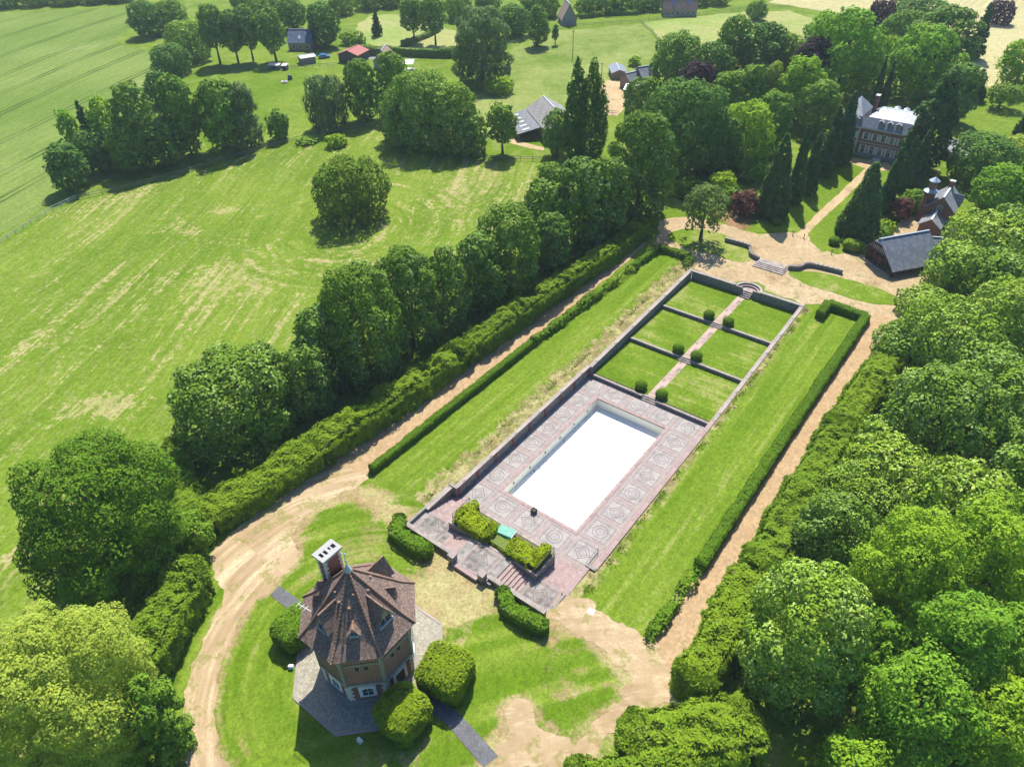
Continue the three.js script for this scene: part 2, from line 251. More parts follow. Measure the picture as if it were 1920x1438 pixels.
function n3(x, y, z) { const i = Math.floor(x), j = Math.floor(y), k = Math.floor(z), a = sm(x - i), b = sm(y - j), c = sm(z - k);
  const f = (k) => (h3(i, j, k) * (1 - a) + h3(i + 1, j, k) * a) * (1 - b) + (h3(i, j + 1, k) * (1 - a) + h3(i + 1, j + 1, k) * a) * b; return f(k) * (1 - c) + f(k + 1) * c; }
const fbm = (x, y, o = 4) => { let s = 0, a = 0.5; for (let i = 0; i < o; i++) { s += a * n2(x, y); x = x * 2.03 + 17.1; y = y * 2.03 + 5.7; a *= 0.5; } return s; };
const clamp = (v, a = 0, b = 1) => Math.min(b, Math.max(a, v));
const sstep = (a, b, x) => sm(clamp((x - a) / (b - a)));
const mix3 = (A, B, t) => [A[0] + (B[0] - A[0]) * t, A[1] + (B[1] - A[1]) * t, A[2] + (B[2] - A[2]) * t];
const LUT = new Uint8Array(4097); for (let i = 0; i <= 4096; i++) { const v = i / 4096; LUT[i] = Math.round(255 * (v <= 0.0031308 ? v * 12.92 : 1.055 * v ** (1 / 2.4) - 0.055)); }
// a colour texture over the rectangle rect (metres), fn gives the linear base colour at a point
function tex(w, h, rect, fn, tile = false) {
  const d = new Uint8Array(w * h * 4), [x0, z0, x1, z1] = rect;
  for (let j = 0, p = 0; j < h; j++) for (let i = 0; i < w; i++, p += 4) {
    const c = fn(x0 + (i + 0.5) / w * (x1 - x0), z0 + (j + 0.5) / h * (z1 - z0));
    d[p] = LUT[(clamp(c[0]) * 4096) | 0]; d[p + 1] = LUT[(clamp(c[1]) * 4096) | 0]; d[p + 2] = LUT[(clamp(c[2]) * 4096) | 0]; d[p + 3] = 255;
  }
  const t = new THREE.DataTexture(d, w, h, THREE.RGBAFormat); t.colorSpace = THREE.SRGBColorSpace; t.magFilter = THREE.LinearFilter; t.minFilter = THREE.LinearMipmapLinearFilter; t.generateMipmaps = true;
  t.wrapS = t.wrapT = tile ? THREE.RepeatWrapping : THREE.ClampToEdgeWrapping; t.needsUpdate = true; t.userData = { rect }; return t;
}
function bumpTex(w, h, rect, fn) {
  const d = new Uint8Array(w * h * 4), [x0, z0, x1, z1] = rect;
  for (let j = 0, p = 0; j < h; j++) for (let i = 0; i < w; i++, p += 4) { const v = clamp(fn(x0 + (i + 0.5) / w * (x1 - x0), z0 + (j + 0.5) / h * (z1 - z0))) * 255; d[p] = d[p + 1] = d[p + 2] = v; d[p + 3] = 255; }
  const t = new THREE.DataTexture(d, w, h, THREE.RGBAFormat); t.magFilter = THREE.LinearFilter; t.wrapS = t.wrapT = THREE.RepeatWrapping; t.needsUpdate = true; return t;
}
const lin = (c) => new THREE.Color().setRGB(c[0], c[1], c[2]);
const mat = (c, o = {}) => new THREE.MeshStandardMaterial({ color: lin(c), roughness: 0.9, metalness: 0, ...o });
const taken = {};
function numbered(name) { const n = taken[name] = (taken[name] ?? -1) + 1; return n ? name + '_' + String(n).padStart(3, '0') : name; }
function mesh(name, geo, m, parent) { const o = new THREE.Mesh(geo, m); o.name = name; o.castShadow = o.receiveShadow = true; parent.add(o); return o; }
function thing(name, label, category, [x, y, z] = [0, 0, 0], turn = 0, group) { const o = new THREE.Group(); o.name = numbered(name); scene.add(o); o.position.set(x, y, z); o.rotation.y = turn; o.userData = { label, category }; if (group) o.userData.group = group; return o; }
function structure(name, geo, m) { const o = mesh(numbered(name), geo, m, scene); o.userData.kind = 'structure'; return o; }
// geometry with uv in metres
function boxG(x0, y0, z0, x1, y1, z1) {
  const P = [], N = [], U = [], I = [];
  const f = (a, b, c, d, n, u, v) => { const k = P.length / 3; for (const q of [a, b, c, d]) { P.push(...q); N.push(...n); U.push(q[u], q[v]); } I.push(k, k + 1, k + 2, k, k + 2, k + 3); };
  f([x1, y0, z1], [x1, y0, z0], [x1, y1, z0], [x1, y1, z1], [1, 0, 0], 2, 1); f([x0, y0, z0], [x0, y0, z1], [x0, y1, z1], [x0, y1, z0], [-1, 0, 0], 2, 1);
  f([x0, y1, z1], [x1, y1, z1], [x1, y1, z0], [x0, y1, z0], [0, 1, 0], 0, 2); f([x0, y0, z0], [x1, y0, z0], [x1, y0, z1], [x0, y0, z1], [0, -1, 0], 0, 2);
  f([x0, y0, z1], [x1, y0, z1], [x1, y1, z1], [x0, y1, z1], [0, 0, 1], 0, 1); f([x1, y0, z0], [x0, y0, z0], [x0, y1, z0], [x1, y1, z0], [0, 0, -1], 0, 1);
  return raw(P, N, U, I);
}
function raw(P, N, U, I) { const g = new THREE.BufferGeometry(); g.setAttribute('position', new THREE.Float32BufferAttribute(P, 3)); g.setAttribute('normal', new THREE.Float32BufferAttribute(N, 3)); g.setAttribute('uv', new THREE.Float32BufferAttribute(U, 2)); if (I) g.setIndex(I); return g; }
// a flat polygon given by its corners, uv in metres along its first edge; th > 0 gives it thickness below
function plateG(pts, th = 0) {
  const V = pts.map((p) => new THREE.Vector3(...p)), e1 = V[1].clone().sub(V[0]).normalize();
  let n = new THREE.Vector3(); for (let i = 0; i < V.length; i++) { const a = V[i], b = V[(i + 1) % V.length]; n.add(new THREE.Vector3((a.y - b.y) * (a.z + b.z), (a.z - b.z) * (a.x + b.x), (a.x - b.x) * (a.y + b.y))); } n.normalize();
  const e2 = n.clone().cross(e1), fl = V.map((v) => new THREE.Vector2(v.clone().sub(V[0]).dot(e1), v.clone().sub(V[0]).dot(e2)));
  const F = THREE.ShapeUtils.triangulateShape(fl, []), P = [], N = [], U = [], I = [];
  V.forEach((v, i) => { P.push(v.x, v.y, v.z); N.push(n.x, n.y, n.z); U.push(fl[i].x, fl[i].y); }); F.forEach((t) => I.push(...t));
  if (th) {
    const k = V.length; V.forEach((v, i) => { P.push(v.x - n.x * th, v.y - n.y * th, v.z - n.z * th); N.push(-n.x, -n.y, -n.z); U.push(fl[i].x, fl[i].y); }); F.forEach((t) => I.push(k + t[0], k + t[2], k + t[1]));
    for (let i = 0; i < V.length; i++) { const a = V[i], b = V[(i + 1) % V.length], s = b.clone().sub(a).normalize().cross(n), q = P.length / 3; for (const [v, d] of [[a, 0], [b, 0], [b, th], [a, th]]) { P.push(v.x - n.x * d, v.y - n.y * d, v.z - n.z * d); N.push(s.x, s.y, s.z); } const L = a.distanceTo(b); U.push(0, 0, L, 0, L, th, 0, th); I.push(q, q + 2, q + 1, q, q + 3, q + 2); }
  }
  return raw(P, N, U, I);
}
const tubeG = (a, b, r0, r1 = r0, seg = 6) => { const A = new THREE.Vector3(...a), B = new THREE.Vector3(...b), L = A.distanceTo(B), g = new THREE.CylinderGeometry(r1, r0, L, seg, 1); g.translate(0, L / 2, 0); g.applyQuaternion(new THREE.Quaternion().setFromUnitVectors(new THREE.Vector3(0, 1, 0), B.sub(A).normalize())); g.translate(...a); return g; };
// a bar with a rectangular section w x h between two points
const barG = (a, b, w, h = w) => { const A = new THREE.Vector3(...a), B = new THREE.Vector3(...b), L = A.distanceTo(B), g = new THREE.BoxGeometry(w, h, L); g.translate(0, 0, L / 2); const m = new THREE.Matrix4().lookAt(B, A, Math.abs(B.y - A.y) > 0.95 * L ? new THREE.Vector3(1, 0, 0) : new THREE.Vector3(0, 1, 0)); g.applyMatrix4(m); g.translate(...a); return g; };
const merge = (L) => mergeGeometries(L.map((g) => { const q = g.index ? g.toNonIndexed() : g; for (const k of Object.keys(q.attributes)) if (!['position', 'normal', 'uv'].includes(k)) q.deleteAttribute(k); return q; }));

// ---------- terrain: a coarse net of planes that every ground sheet follows ----------
const TU = TERRAIN.u, TV = TERRAIN.v, TH = TERRAIN.h;
function H(x, z) {
  const u = -z, v = x; let i = 0, j = 0; while (i < TU.length - 2 && u > TU[i + 1]) i++; while (j < TV.length - 2 && v > TV[j + 1]) j++;
  const a = (u - TU[i]) / (TU[i + 1] - TU[i]), b = (v - TV[j]) / (TV[j + 1] - TV[j]), h00 = TH[j][i], h10 = TH[j][i + 1], h01 = TH[j + 1][i], h11 = TH[j + 1][i + 1];
  return a >= b ? h00 + a * (h10 - h00) + b * (h11 - h10) : h00 + b * (h01 - h00) + a * (h11 - h01);
}
function clipHalf(poly, nx, nz, d) { const out = []; for (let i = 0; i < poly.length; i++) { const p = poly[i], q = poly[(i + 1) % poly.length], a = p[0] * nx + p[1] * nz - d, b = q[0] * nx + q[1] * nz - d; if (a <= 1e-9) out.push(p); if ((a < -1e-9 && b > 1e-9) || (a > 1e-9 && b < -1e-9)) { const t = a / (a - b); out.push([p[0] + t * (q[0] - p[0]), p[1] + t * (q[1] - p[1])]); } } return out; }
function sheetG(poly, off, rect, holes = []) {
  const V = (L) => L.map((p) => new THREE.Vector2(p[0], p[1])); let c = V(poly); if (THREE.ShapeUtils.isClockWise(c)) { poly = poly.slice().reverse(); c = V(poly); }
  holes = holes.map((h) => THREE.ShapeUtils.isClockWise(V(h)) ? h : h.slice().reverse());
  const all = [...poly, ...holes.flat()], tris = THREE.ShapeUtils.triangulateShape(c, holes.map(V)), P = [], N = [], U = [], [x0, z0, x1, z1] = rect;
  const cells = []; for (let i = 0; i < TU.length - 1; i++) for (let j = 0; j < TV.length - 1; j++) { const A = [TV[j], -TU[i]], B = [TV[j + 1], -TU[i]], C = [TV[j + 1], -TU[i + 1]], D = [TV[j], -TU[i + 1]]; cells.push([A, C, D], [A, B, C]); }
  for (const t of tris) { const T = t.map((k) => all[k]), bx0 = Math.min(T[0][0], T[1][0], T[2][0]), bx1 = Math.max(T[0][0], T[1][0], T[2][0]), bz0 = Math.min(T[0][1], T[1][1], T[2][1]), bz1 = Math.max(T[0][1], T[1][1], T[2][1]);
    for (const q of cells) {
      if (Math.min(q[0][0], q[1][0], q[2][0]) > bx1 || Math.max(q[0][0], q[1][0], q[2][0]) < bx0 || Math.min(q[0][1], q[1][1], q[2][1]) > bz1 || Math.max(q[0][1], q[1][1], q[2][1]) < bz0) continue;
      let p = T; const cx = (q[0][0] + q[1][0] + q[2][0]) / 3, cz = (q[0][1] + q[1][1] + q[2][1]) / 3;
      for (let e = 0; e < 3 && p.length; e++) { const a = q[e], b = q[(e + 1) % 3]; let nx = b[1] - a[1], nz = -(b[0] - a[0]), d = a[0] * nx + a[1] * nz; if (cx * nx + cz * nz > d) { nx = -nx; nz = -nz; d = -d; } p = clipHalf(p, nx, nz, d); }
      if (p.length < 3) continue;
      const y = p.map((v) => H(v[0], v[1]) + off);
      for (let k = 1; k < p.length - 1; k++) { const tri = [0, k, k + 1], a = p[0], b = p[k], e = p[k + 1]; if ((b[0] - a[0]) * (e[1] - a[1]) - (b[1] - a[1]) * (e[0] - a[0]) > 0) { tri[1] = k + 1; tri[2] = k; }
        for (const m of tri) { P.push(p[m][0], y[m], p[m][1]); N.push(0, 1, 0); U.push((p[m][0] - x0) / (x1 - x0), (p[m][1] - z0) / (z1 - z0)); } }
    } }
  return raw(P, N, U);
}
// uneven outline: the edges are cut into short pieces that wander
function ragged(poly, step = 1.2, amp = 0.45, seed = 0) { const out = []; for (let i = 0; i < poly.length; i++) { const a = poly[i], b = poly[(i + 1) % poly.length], L = Math.hypot(b[0] - a[0], b[1] - a[1]), n = Math.max(1, Math.round(L / step)); for (let k = 0; k < n; k++) { const t = k / n, x = a[0] + (b[0] - a[0]) * t, z = a[1] + (b[1] - a[1]) * t; out.push([x + amp * (n2(x * 0.5 + seed, z * 0.5) + 0.7 * n2(x * 1.9, z * 1.9 + seed)), z + amp * (n2(x * 0.5, z * 0.5 + 40 + seed) + 0.7 * n2(x * 1.9 + 9, z * 1.9))]); } } return out; }
// rounded outline through the given corners
const rounded = (poly, n = 8) => new THREE.CatmullRomCurve3(poly.map((p) => new THREE.Vector3(p[0], 0, p[1])), true, 'centripetal').getPoints(poly.length * n).slice(0, -1).map((v) => [v.x, v.z]);
const rectP = (x0, z0, x1, z1) => [[x0, z0], [x1, z0], [x1, z1], [x0, z1]];

// ---------- ground ----------
const GRASS = [0.096, 0.165, 0.009], GRASS_PALE = [0.152, 0.217, 0.022], GRASS_DEEP = [0.065, 0.125, 0.005], STRAW = [0.33, 0.29, 0.125], SAND = [0.4, 0.295, 0.17], EARTH = [0.27, 0.185, 0.095];
const blade = (x, z) => 1 + 0.2 * n2(x * 5.1, z * 5.1) + 0.2 * n2(x * 13, z * 13) + 0.1 * n2(x * 2.1, z * 2.1);
const times = (c, k) => [c[0] * k, c[1] * k, c[2] * k];
const gmat = (t, o = {}) => new THREE.MeshPhysicalMaterial({ map: t, roughness: 1, metalness: 0, specularIntensity: 0.08, ...o });
const grassBump = bumpTex(512, 512, [0, 0, 8, 8], (x, z) => { const e = (a, b, f) => n2(a * f, b * f); const w = Math.min(x, 8 - x, z, 8 - z); return 0.5 + (0.28 * e(x, z, 9) + 0.2 * e(x, z, 21)) * clamp(w * 3); });

const sunk = [[-11.5, 26.2], [10.9, 26.2], [10.9, 17.2], [12, 17.2], [12, -53.4], ...[...Array(13)].map((_, i) => [1.55 + 2.55 * Math.cos(i * Math.PI / 12), -53.4 - 2.4 * Math.sin(i * Math.PI / 12)]), [-10.4, -53.4], [-11, 17.2], [-11.5, 17.2]];
const tGround = tex(1024, 1024, [0, 0, 60, 60], (x, z) => { const w = clamp(Math.min(x, 60 - x, z, 60 - z) / 6); const v = fbm(x * 0.09, z * 0.09, 3) * w, k = blade(x, z); return times(mix3(mix3(GRASS, GRASS_PALE, clamp(0.5 + v)), STRAW, clamp(0.06 + 0.25 * n2(x * 0.5, z * 0.5) * w)), k); }, true);
structure('ground', sheetG(rectP(-1400, -1400, 1400, 1400), 0, [0, 0, 60, 60], [sunk]), gmat(tGround));

// big mown meadow on the left: swaths run along one direction and circle the lone tree
const LONE = [-82.1, -28.7];
const RM = [-172, -88, -18, 100];
const tMeadow = tex(2048, 2048, RM, (x, z) => {
  const wx = x + 1.3 * n2(x * 0.06, z * 0.06), s = wx * 0.866 - z * 0.5, t = wx * 0.5 + z * 0.866;
  const dx = x - LONE[0], dz = z - LONE[1], r = Math.hypot(dx, dz), ring = sstep(30, 23, r + 3 * n2(x * 0.1, z * 0.1));
  const line = 0.5 * n2(s * 0.8, t * 0.03) + 0.5 * n2(s * 2.1, t * 0.07) + 0.3 * n2(s * 5, t * 0.3), arc = 0.55 * n2(r * 0.75 + 0.02 * x, Math.atan2(dz, dx) * 1.6) + 0.4 * n2(r * 1.9, Math.atan2(dz, dx) * 5);
  const patch = fbm(x * 0.035 + 3, z * 0.035, 3), fine = n2(x * 1.3, z * 1.3) * 0.5 + n2(x * 3.2, z * 3.2) * 0.5;
  const v = line * (1 - ring) + arc * ring;
  let dry = sstep(0.2, 0.72, v * 0.85 + patch * 0.4 + fine * 0.34 + 0.02) * 0.5 + 0.36 * sstep(0.28, 0.6, patch + 0.4 * fine + 0.2 * v);
  let bl = 0; for (const [a, b, c, e, k] of DRYMEADOW) bl += k * Math.exp(-(((x - a) / c) ** 2 + ((z - b) / e) ** 2)); dry += 0.65 * sstep(0.4, 1.0, bl * 0.72 + 0.62 * fine + 0.5 * v + 0.3 * n2(x * 0.3, z * 0.3));
  const wide = 0.5 + 0.5 * Math.sin(s * 0.75 + n2(t * 0.05, s * 0.05) * 2);
  const g = mix3(mix3(GRASS, GRASS_PALE, clamp(0.62 + 0.7 * fbm(x * 0.07, z * 0.07, 2) + 0.25 * (wide - 0.5))), GRASS_DEEP, clamp(-0.6 * v));
  dry += 0.24 * sstep(-0.2, 0.9, fine + 0.6 * n2(s * 3.2, t * 0.5)) ; return times(mix3(g, STRAW, clamp(dry)), blade(x, z));
});
structure('meadow', sheetG(ragged(ZONES.meadow, 3, 0.8), 0.02, RM), gmat(tMeadow, { bumpMap: grassBump, bumpScale: 0.0 }));

// wheat with tramlines
const RW = [-380, -160, -120, 110];
const TRAM = [-159, -171.5, -190, -210, -226, -242, -262, -285, -308];
const tWheat = tex(2048, 2048, RW, (x, z) => {
  const s = x * 0.92 - z * 0.39, t = x * 0.39 + z * 0.92; let d = 9; const sw = s + 1.2 * n2(t * 0.02, s * 0.01); for (const q of TRAM) d = Math.min(d, Math.abs(sw - q), Math.abs(sw - q - 2.1));
  const tr = sstep(0.62, 0.3, d) * clamp(0.75 + 0.6 * n2(x * 0.08, z * 0.08)), row = n2(s * 3.4, t * 0.15), k = 1 + 0.14 * row + 0.16 * n2(x * 2.3, z * 2.3) + 0.12 * n2(x * 6, z * 6);
  const lodge = sstep(0.22, 0.5, fbm(x * 0.045, z * 0.045 + 9, 3) + 0.12 * n2(x * 0.6, z * 0.6));
  return times(mix3(mix3(mix3([0.115, 0.175, 0.028], [0.168, 0.222, 0.05], clamp(0.5 + 0.9 * fbm(x * 0.03, z * 0.03, 3))), [0.21, 0.255, 0.085], lodge * 0.6), [0.045, 0.085, 0.012], tr), k);
});
structure('wheat_field', sheetG(ragged(ZONES.wheat, 4, 0.5, 3), 0.03, RW), gmat(tWheat));

// far grassland: one map, several sheets
const RF = [-290, -330, 60, -60];
const far = (base, pale, dryAmt, seed, kx = 1, kz = 1) => tex(1024, 1024, RF, (x, z) => { const v = fbm(x * 0.05 + seed, z * 0.05, 3), m = n2(x * 0.35 * kx + seed, z * 0.35 * kz) * 0.6 + n2(x * 0.9 * kx, z * 0.9 * kz) * 0.4; return times(mix3(mix3(base, pale, clamp(0.5 + v + 0.3 * m)), STRAW, clamp(dryAmt + dryAmt * 2 * (v + 0.5 * m))), 1 + 0.16 * n2(x * 1.7, z * 1.7) + 0.12 * n2(x * 2.9, z * 2.9)); });
const tFar = far(GRASS, GRASS_PALE, 0.05, 0), tRough = far([0.105, 0.165, 0.02], [0.17, 0.235, 0.045], 0.14, 7), tHay = far([0.2, 0.27, 0.06], [0.27, 0.31, 0.09], 0.3, 3, 0.3, 2), tStraw = far([0.4, 0.36, 0.18], [0.47, 0.42, 0.22], 0.35, 5, 0.25, 2);
for (const [k, name, t, off] of [['nlawn', 'neighbour_lawn', tFar, 0.03], ['pasture', 'pasture', tRough, 0.03], ['hay', 'hay_field', tHay, 0.05], ['straw', 'stubble_field', tStraw, 0.05], ['topgreen', 'far_lawn', tFar, 0.04], ['paddock', 'paddock', tHay, 0.03], ['rlawn', 'park_lawn', tFar, 0.03]]) structure(name, sheetG(ragged(ZONES[k], 4, 1.0, k.length), off, RF), gmat(t));

// sand and dried earth of the drives
const RD = [-34, 19, 36, 82];
const tDirt = tex(1536, 1536, [0, 0, 24, 24], (x, z) => { const w = clamp(Math.min(x, 24 - x, z, 24 - z) / 3), v = fbm(x * 0.25, z * 0.25, 3) * w, g = n2(x * 9, z * 9) * 0.5 + n2(x * 20, z * 20) * 0.5, m = n2(x * 1.1, z * 1.1) * 0.5 * w + n2(x * 2.6, z * 2.6) * 0.5, k = 1 + 0.2 * g + 0.16 * n2(x * 3, z * 3); return times(mix3(mix3(mix3(SAND, [0.5, 0.43, 0.27], clamp(0.9 * m + 0.2 * g)), EARTH, clamp(0.22 + 0.9 * v + 0.5 * m + 0.2 * g)), [0.16, 0.19, 0.05], sstep(0.3, 0.75, n2(x * 0.9 + 5, z * 0.9) * w + 0.5 * n2(x * 4, z * 4)) * 0.5), k); }, true);
const DT = [0, 0, 24, 24], dirt = gmat(tDirt), grit = gmat(tDirt, { color: lin([1.0, 0.93, 0.9]) }), pale = gmat(tDirt, { color: lin([1.1, 1.08, 1.05]) });
structure('drive', sheetG(ragged(ZONES.drive, 1.2, 0.5, 2), 0.03, DT), dirt);
structure('stable_yard', sheetG(ragged(ZONES.yard, 1.5, 0.4, 4), 0.06, DT), pale);
structure('barn_track', sheetG(ragged(ZONES.barnpath, 1.5, 0.3, 6), 0.05, DT), pale);
structure('mansion_forecourt', sheetG(ragged(ZONES.forecourt, 1.5, 0.3, 1), 0.06, DT), pale);
structure('flower_bed', sheetG(ragged(ZONES.bed, 1.2, 0.5, 8), 0.05, DT), gmat(tDirt, { color: lin([0.62, 0.5, 0.42]) }));
structure('lane', sheetG(ZONES.lane, 0.06, DT), mat([0.2, 0.2, 0.2]));
structure('hedge_walk', sheetG(ragged(rectP(-28.8, -58, -22.6, 27), 1.2, 0.35, 4), 0.035, DT), grit);
structure('wood_walk', sheetG(ragged(rectP(22.6, -58, 26.2, 24), 1.2, 0.3, 5), 0.035, DT), grit);
// wheel tracks round the dovecote
const tDrive = tex(2048, 1600, RD, (x, z) => {
  const r = Math.hypot(x - 2, z - 41), th = Math.atan2(z - 41, x - 2), se = sstep(4, 12, x), a = se ? (x + z) * 0.707 : r, b = se ? (x - z) * 0.707 : th * 14, tr = (1 - 0.65 * se) * (0.6 * n2(a * 1.1, b * 0.14) + 0.5 * n2(a * 2.8, b * 0.4)) + 0.25 * n2(a * 7, b * 1.5) + 0.3 * se * n2(x * 1.3, z * 1.3), g = n2(x * 7, z * 7) * 0.5 + n2(x * 16, z * 16) * 0.5, v = fbm(x * 0.2 + 4, z * 0.2, 3);
  const c = mix3(mix3(SAND, [0.52, 0.42, 0.27], clamp(tr * 0.9 + 0.2 * g)), EARTH, clamp(0.2 - 0.6 * tr + 0.9 * v + 0.25 * g)); return times(mix3(c, [0.2, 0.2, 0.05], 0.55 * sstep(0.35, 0.8, n2(x * 0.8, z * 0.8) + 0.6 * n2(x * 3.3, z * 3.3) - 0.3 * tr)), 1 + 0.2 * g);
}), drive2 = gmat(tDrive);
structure('dovecote_drive', sheetG(ragged(rounded([[-27.5, 24], [-29.3, 33], [-28.3, 41], [-27.6, 44.6], [-24.4, 46.3], [-21.6, 47.2], [-18.9, 50.6], [-15.7, 55.4], [-12.6, 58.4], [-7, 61.8], [0, 66], [4, 63.5], [-4, 58.9], [-7.8, 57.8], [-10.9, 55.6], [-15.4, 51.2], [-17.4, 45.8], [-17.6, 41.3], [-18.6, 38.2], [-21.6, 36.6], [-22.9, 34], [-22.9, 30.5], [-22, 26.5], [-22, 23]], 4), 0.5, 0.5, 7), 0.04, RD), drive2);
structure('sandy_clearing', sheetG(ragged(ZONES.clearing, 0.5, 0.6, 9), 0.045, RD), drive2);

// lawns round the dovecote: green with dried patches and mowing arcs
const DRY = [[-15.5, 25.6, 7, 2.6, 1.15], [0.5, 31, 5, 6, 1.5], [-1, 27.5, 5, 2.5, 0.6], [12.5, 28, 3, 3, 0.5], [19, 33, 3, 3, 0.35], [17, 31, 5, 3, 0.25], [-6, 35, 4, 3, 0.5], [16.5, 40, 2.4, 3, 0.6], [6, 50, 6, 5, 0.25], [24, 25, 6, 3, 0.9], [-21, 40, 4, 6, 0.4], [10, 47, 3, 3, 0.4], [-25, 30, 4, 6, 0.6]];
const WORN = [[[-22, 26.5], [-22.9, 30.5], [-22.9, 34], [-21.6, 36.6], [-18.6, 38.2], [-17.6, 41.3], [-17.4, 45.8], [-15.4, 51.2], [-10.9, 55.6], [-7.8, 57.8], [-4, 58.9]], [...ZONES.clearing, ZONES.clearing[0]]];
const edgeDist = (x, z) => { let m = 9; for (const L of WORN) for (let i = 0; i + 1 < L.length; i++) { const [ax, az] = L[i], [bx, bz] = L[i + 1], ux = bx - ax, uz = bz - az, t = clamp(((x - ax) * ux + (z - az) * uz) / (ux * ux + uz * uz)), d = (x - ax - t * ux) ** 2 + (z - az - t * uz) ** 2; if (d < m) m = d; } return Math.sqrt(m); };
const tDove = tex(2048, 1600, RD, (x, z) => {
  const r = Math.hypot(x + 1, z - 42.4), th = Math.atan2(z - 42.4, x + 1), arc = 0.6 * n2(r * 0.9, th * 1.6) + 0.45 * n2(r * 2.6, th * 4), st = n2((x * 0.8 + z * 0.6) * 0.9, (x * 0.6 - z * 0.8) * 0.1), left = sstep(2, -6, x);
  const fine = n2(x * 1.1, z * 1.1) * 0.5 + n2(x * 3, z * 3) * 0.35 + n2(x * 8, z * 8) * 0.25; let d = 0; for (const [a, b, c, e, k] of DRY) d += k * Math.exp(-(((x - a) / c) ** 2 + ((z - b) / e) ** 2));
  const v = arc * left + st * (1 - left); const near = edgeDist(x, z); d += 0.6 * sstep(1.9, 0.1, near); const dry = clamp(sstep(0.3, 0.85, d + 0.42 * fine + 0.18 * v) + 0.5 * sstep(0.2, 0.75, fbm(x * 0.14, z * 0.14, 3) + 0.3 * fine + 0.5 * v));
  return times(mix3(mix3(GRASS, GRASS_PALE, clamp(0.5 + 0.95 * v + 0.4 * fbm(x * 0.1, z * 0.1, 2))), mix3(STRAW, EARTH, clamp(0.42 + 0.6 * fine + 0.5 * n2(x * 0.4, z * 0.4 + 7))), dry), blade(x, z));
});
structure('dovecote_lawn', sheetG([[-27, 24], [-11.5, 22], [-11.5, 26.2], [10.9, 26.2], [10.9, 22], [25, 23], [34, 28], [34, 80], [-30, 80], [-30, 40]], 0.02, RD), gmat(tDove, { bumpMap: null }));

// long lawns beside the sunken garden
const RL = [-24, -58, 24, 23];
const tLawn = tex(2048, 2048, RL, (x, z) => {
  const st = 0.55 * n2(x * 1.25, z * 0.045) + 0.35 * n2(x * 3.1, z * 0.12) + 0.2 * n2(x * 7, z * 0.5), band = Math.sin(x * 2.4 + 0.6 * n2(z * 0.06, x)) * 0.5, k = blade(x, z);
  const c = mix3(GRASS, GRASS_PALE, clamp(0.5 + 0.75 * st + 0.18 * band + 0.35 * fbm(x * 0.12, z * 0.08, 2))), e = x < 0 ? -14.3 - x : x - 13.2, edge = sstep(0.2, -0.9, e + 1.1 * n2(x * 0.9, z * 0.9) * 0.8 + 0.6 * n2(x * 3, z * 3));
  const dry = clamp(0.3 * sstep(0.32, 0.8, st + 0.3 * n2(x * 2, z * 2))), soil = mix3(STRAW, [0.2, 0.16, 0.07], clamp(0.55 + 0.6 * n2(x * 1.1, z * 1.1) + 0.4 * n2(x * 4, z * 4)));
  return times(mix3(mix3(c, STRAW, dry), mix3(soil, GRASS, clamp(-0.05 + 0.8 * n2(x * 2.3 + 9, z * 2.3))), edge), k);
});
const lawnM = gmat(tLawn);
structure('side_lawn', sheetG([[-21.6, 22], [-11.5, 22], [-11.5, 17.2], [-11, 17.2], [-10.4, -53.4], [-10.4, -56.4], [-21.6, -56.4]], 0.03, RL), lawnM);
structure('side_lawn', sheetG([[21.4, 22.2], [10.9, 22.2], [10.9, 17.2], [12, 17.2], [12, -53.4], [14.6, -54], [21.4, -54]], 0.03, RL), lawnM);
// grass islands in the drive, lawn of the cypress avenue
const tIsle = tex(1024, 1024, [-30, -132, 30, -56], (x, z) => { const f = n2(x * 0.7, z * 0.7) * 0.5 + n2(x * 2.2, z * 2.2) * 0.4 + n2(x * 5, z * 5) * 0.25, v = fbm(x * 0.15, z * 0.15, 3); return times(mix3(mix3(GRASS, GRASS_PALE, clamp(0.5 + v)), STRAW, clamp(0.5 * sstep(0.15, 0.7, v + 0.5 * f + (z > -72 ? 0.12 : -0.1)))), blade(x, z)); });
const RI = [-30, -132, 30, -56], isle = gmat(tIsle);
structure('grass_island', sheetG(ragged(rounded([[-21.2, -63.6], [-19.3, -68.6], [-14, -70.6], [-8, -70], [-4.6, -67.6], [-2.6, -63.2], [-4.5, -61.4], [-8.6, -61.9], [-15, -60.9]], 5), 1, 0.25, 1), 0.055, RI), isle);
structure('grass_island', sheetG(ragged(rounded([[5.6, -63], [9, -66], [16, -67.2], [22, -67], [25.2, -65.4], [25, -62.8], [21, -61], [14, -60.6], [9, -61.2]], 5), 1, 0.25, 2), 0.055, RI), isle);
structure('avenue_lawn', sheetG(ragged([[-6, -75.4], [-2, -78.6], [1, -80.6], [1.4, -96], [2.3, -123], [-2, -127], [-8, -129], [-9, -100], [-9, -78]], 1.5, 0.3, 3), 0.055, RI), isle);
structure('avenue_lawn', sheetG(ragged([[2.6, -80.6], [5.4, -77], [8, -75.2], [9.6, -77], [13, -84], [12, -110], [10, -124], [4, -123.5], [3.2, -96]], 1.5, 0.3, 4), 0.055, RI), isle);
structure('avenue_path', sheetG(ragged([[0.2, -78.4], [3.4, -78.6], [2.8, -81], [3.3, -96], [4.2, -125], [2.2, -125], [1.3, -96], [0.9, -81]], 1.2, 0.18, 5), 0.075, DT), pale);
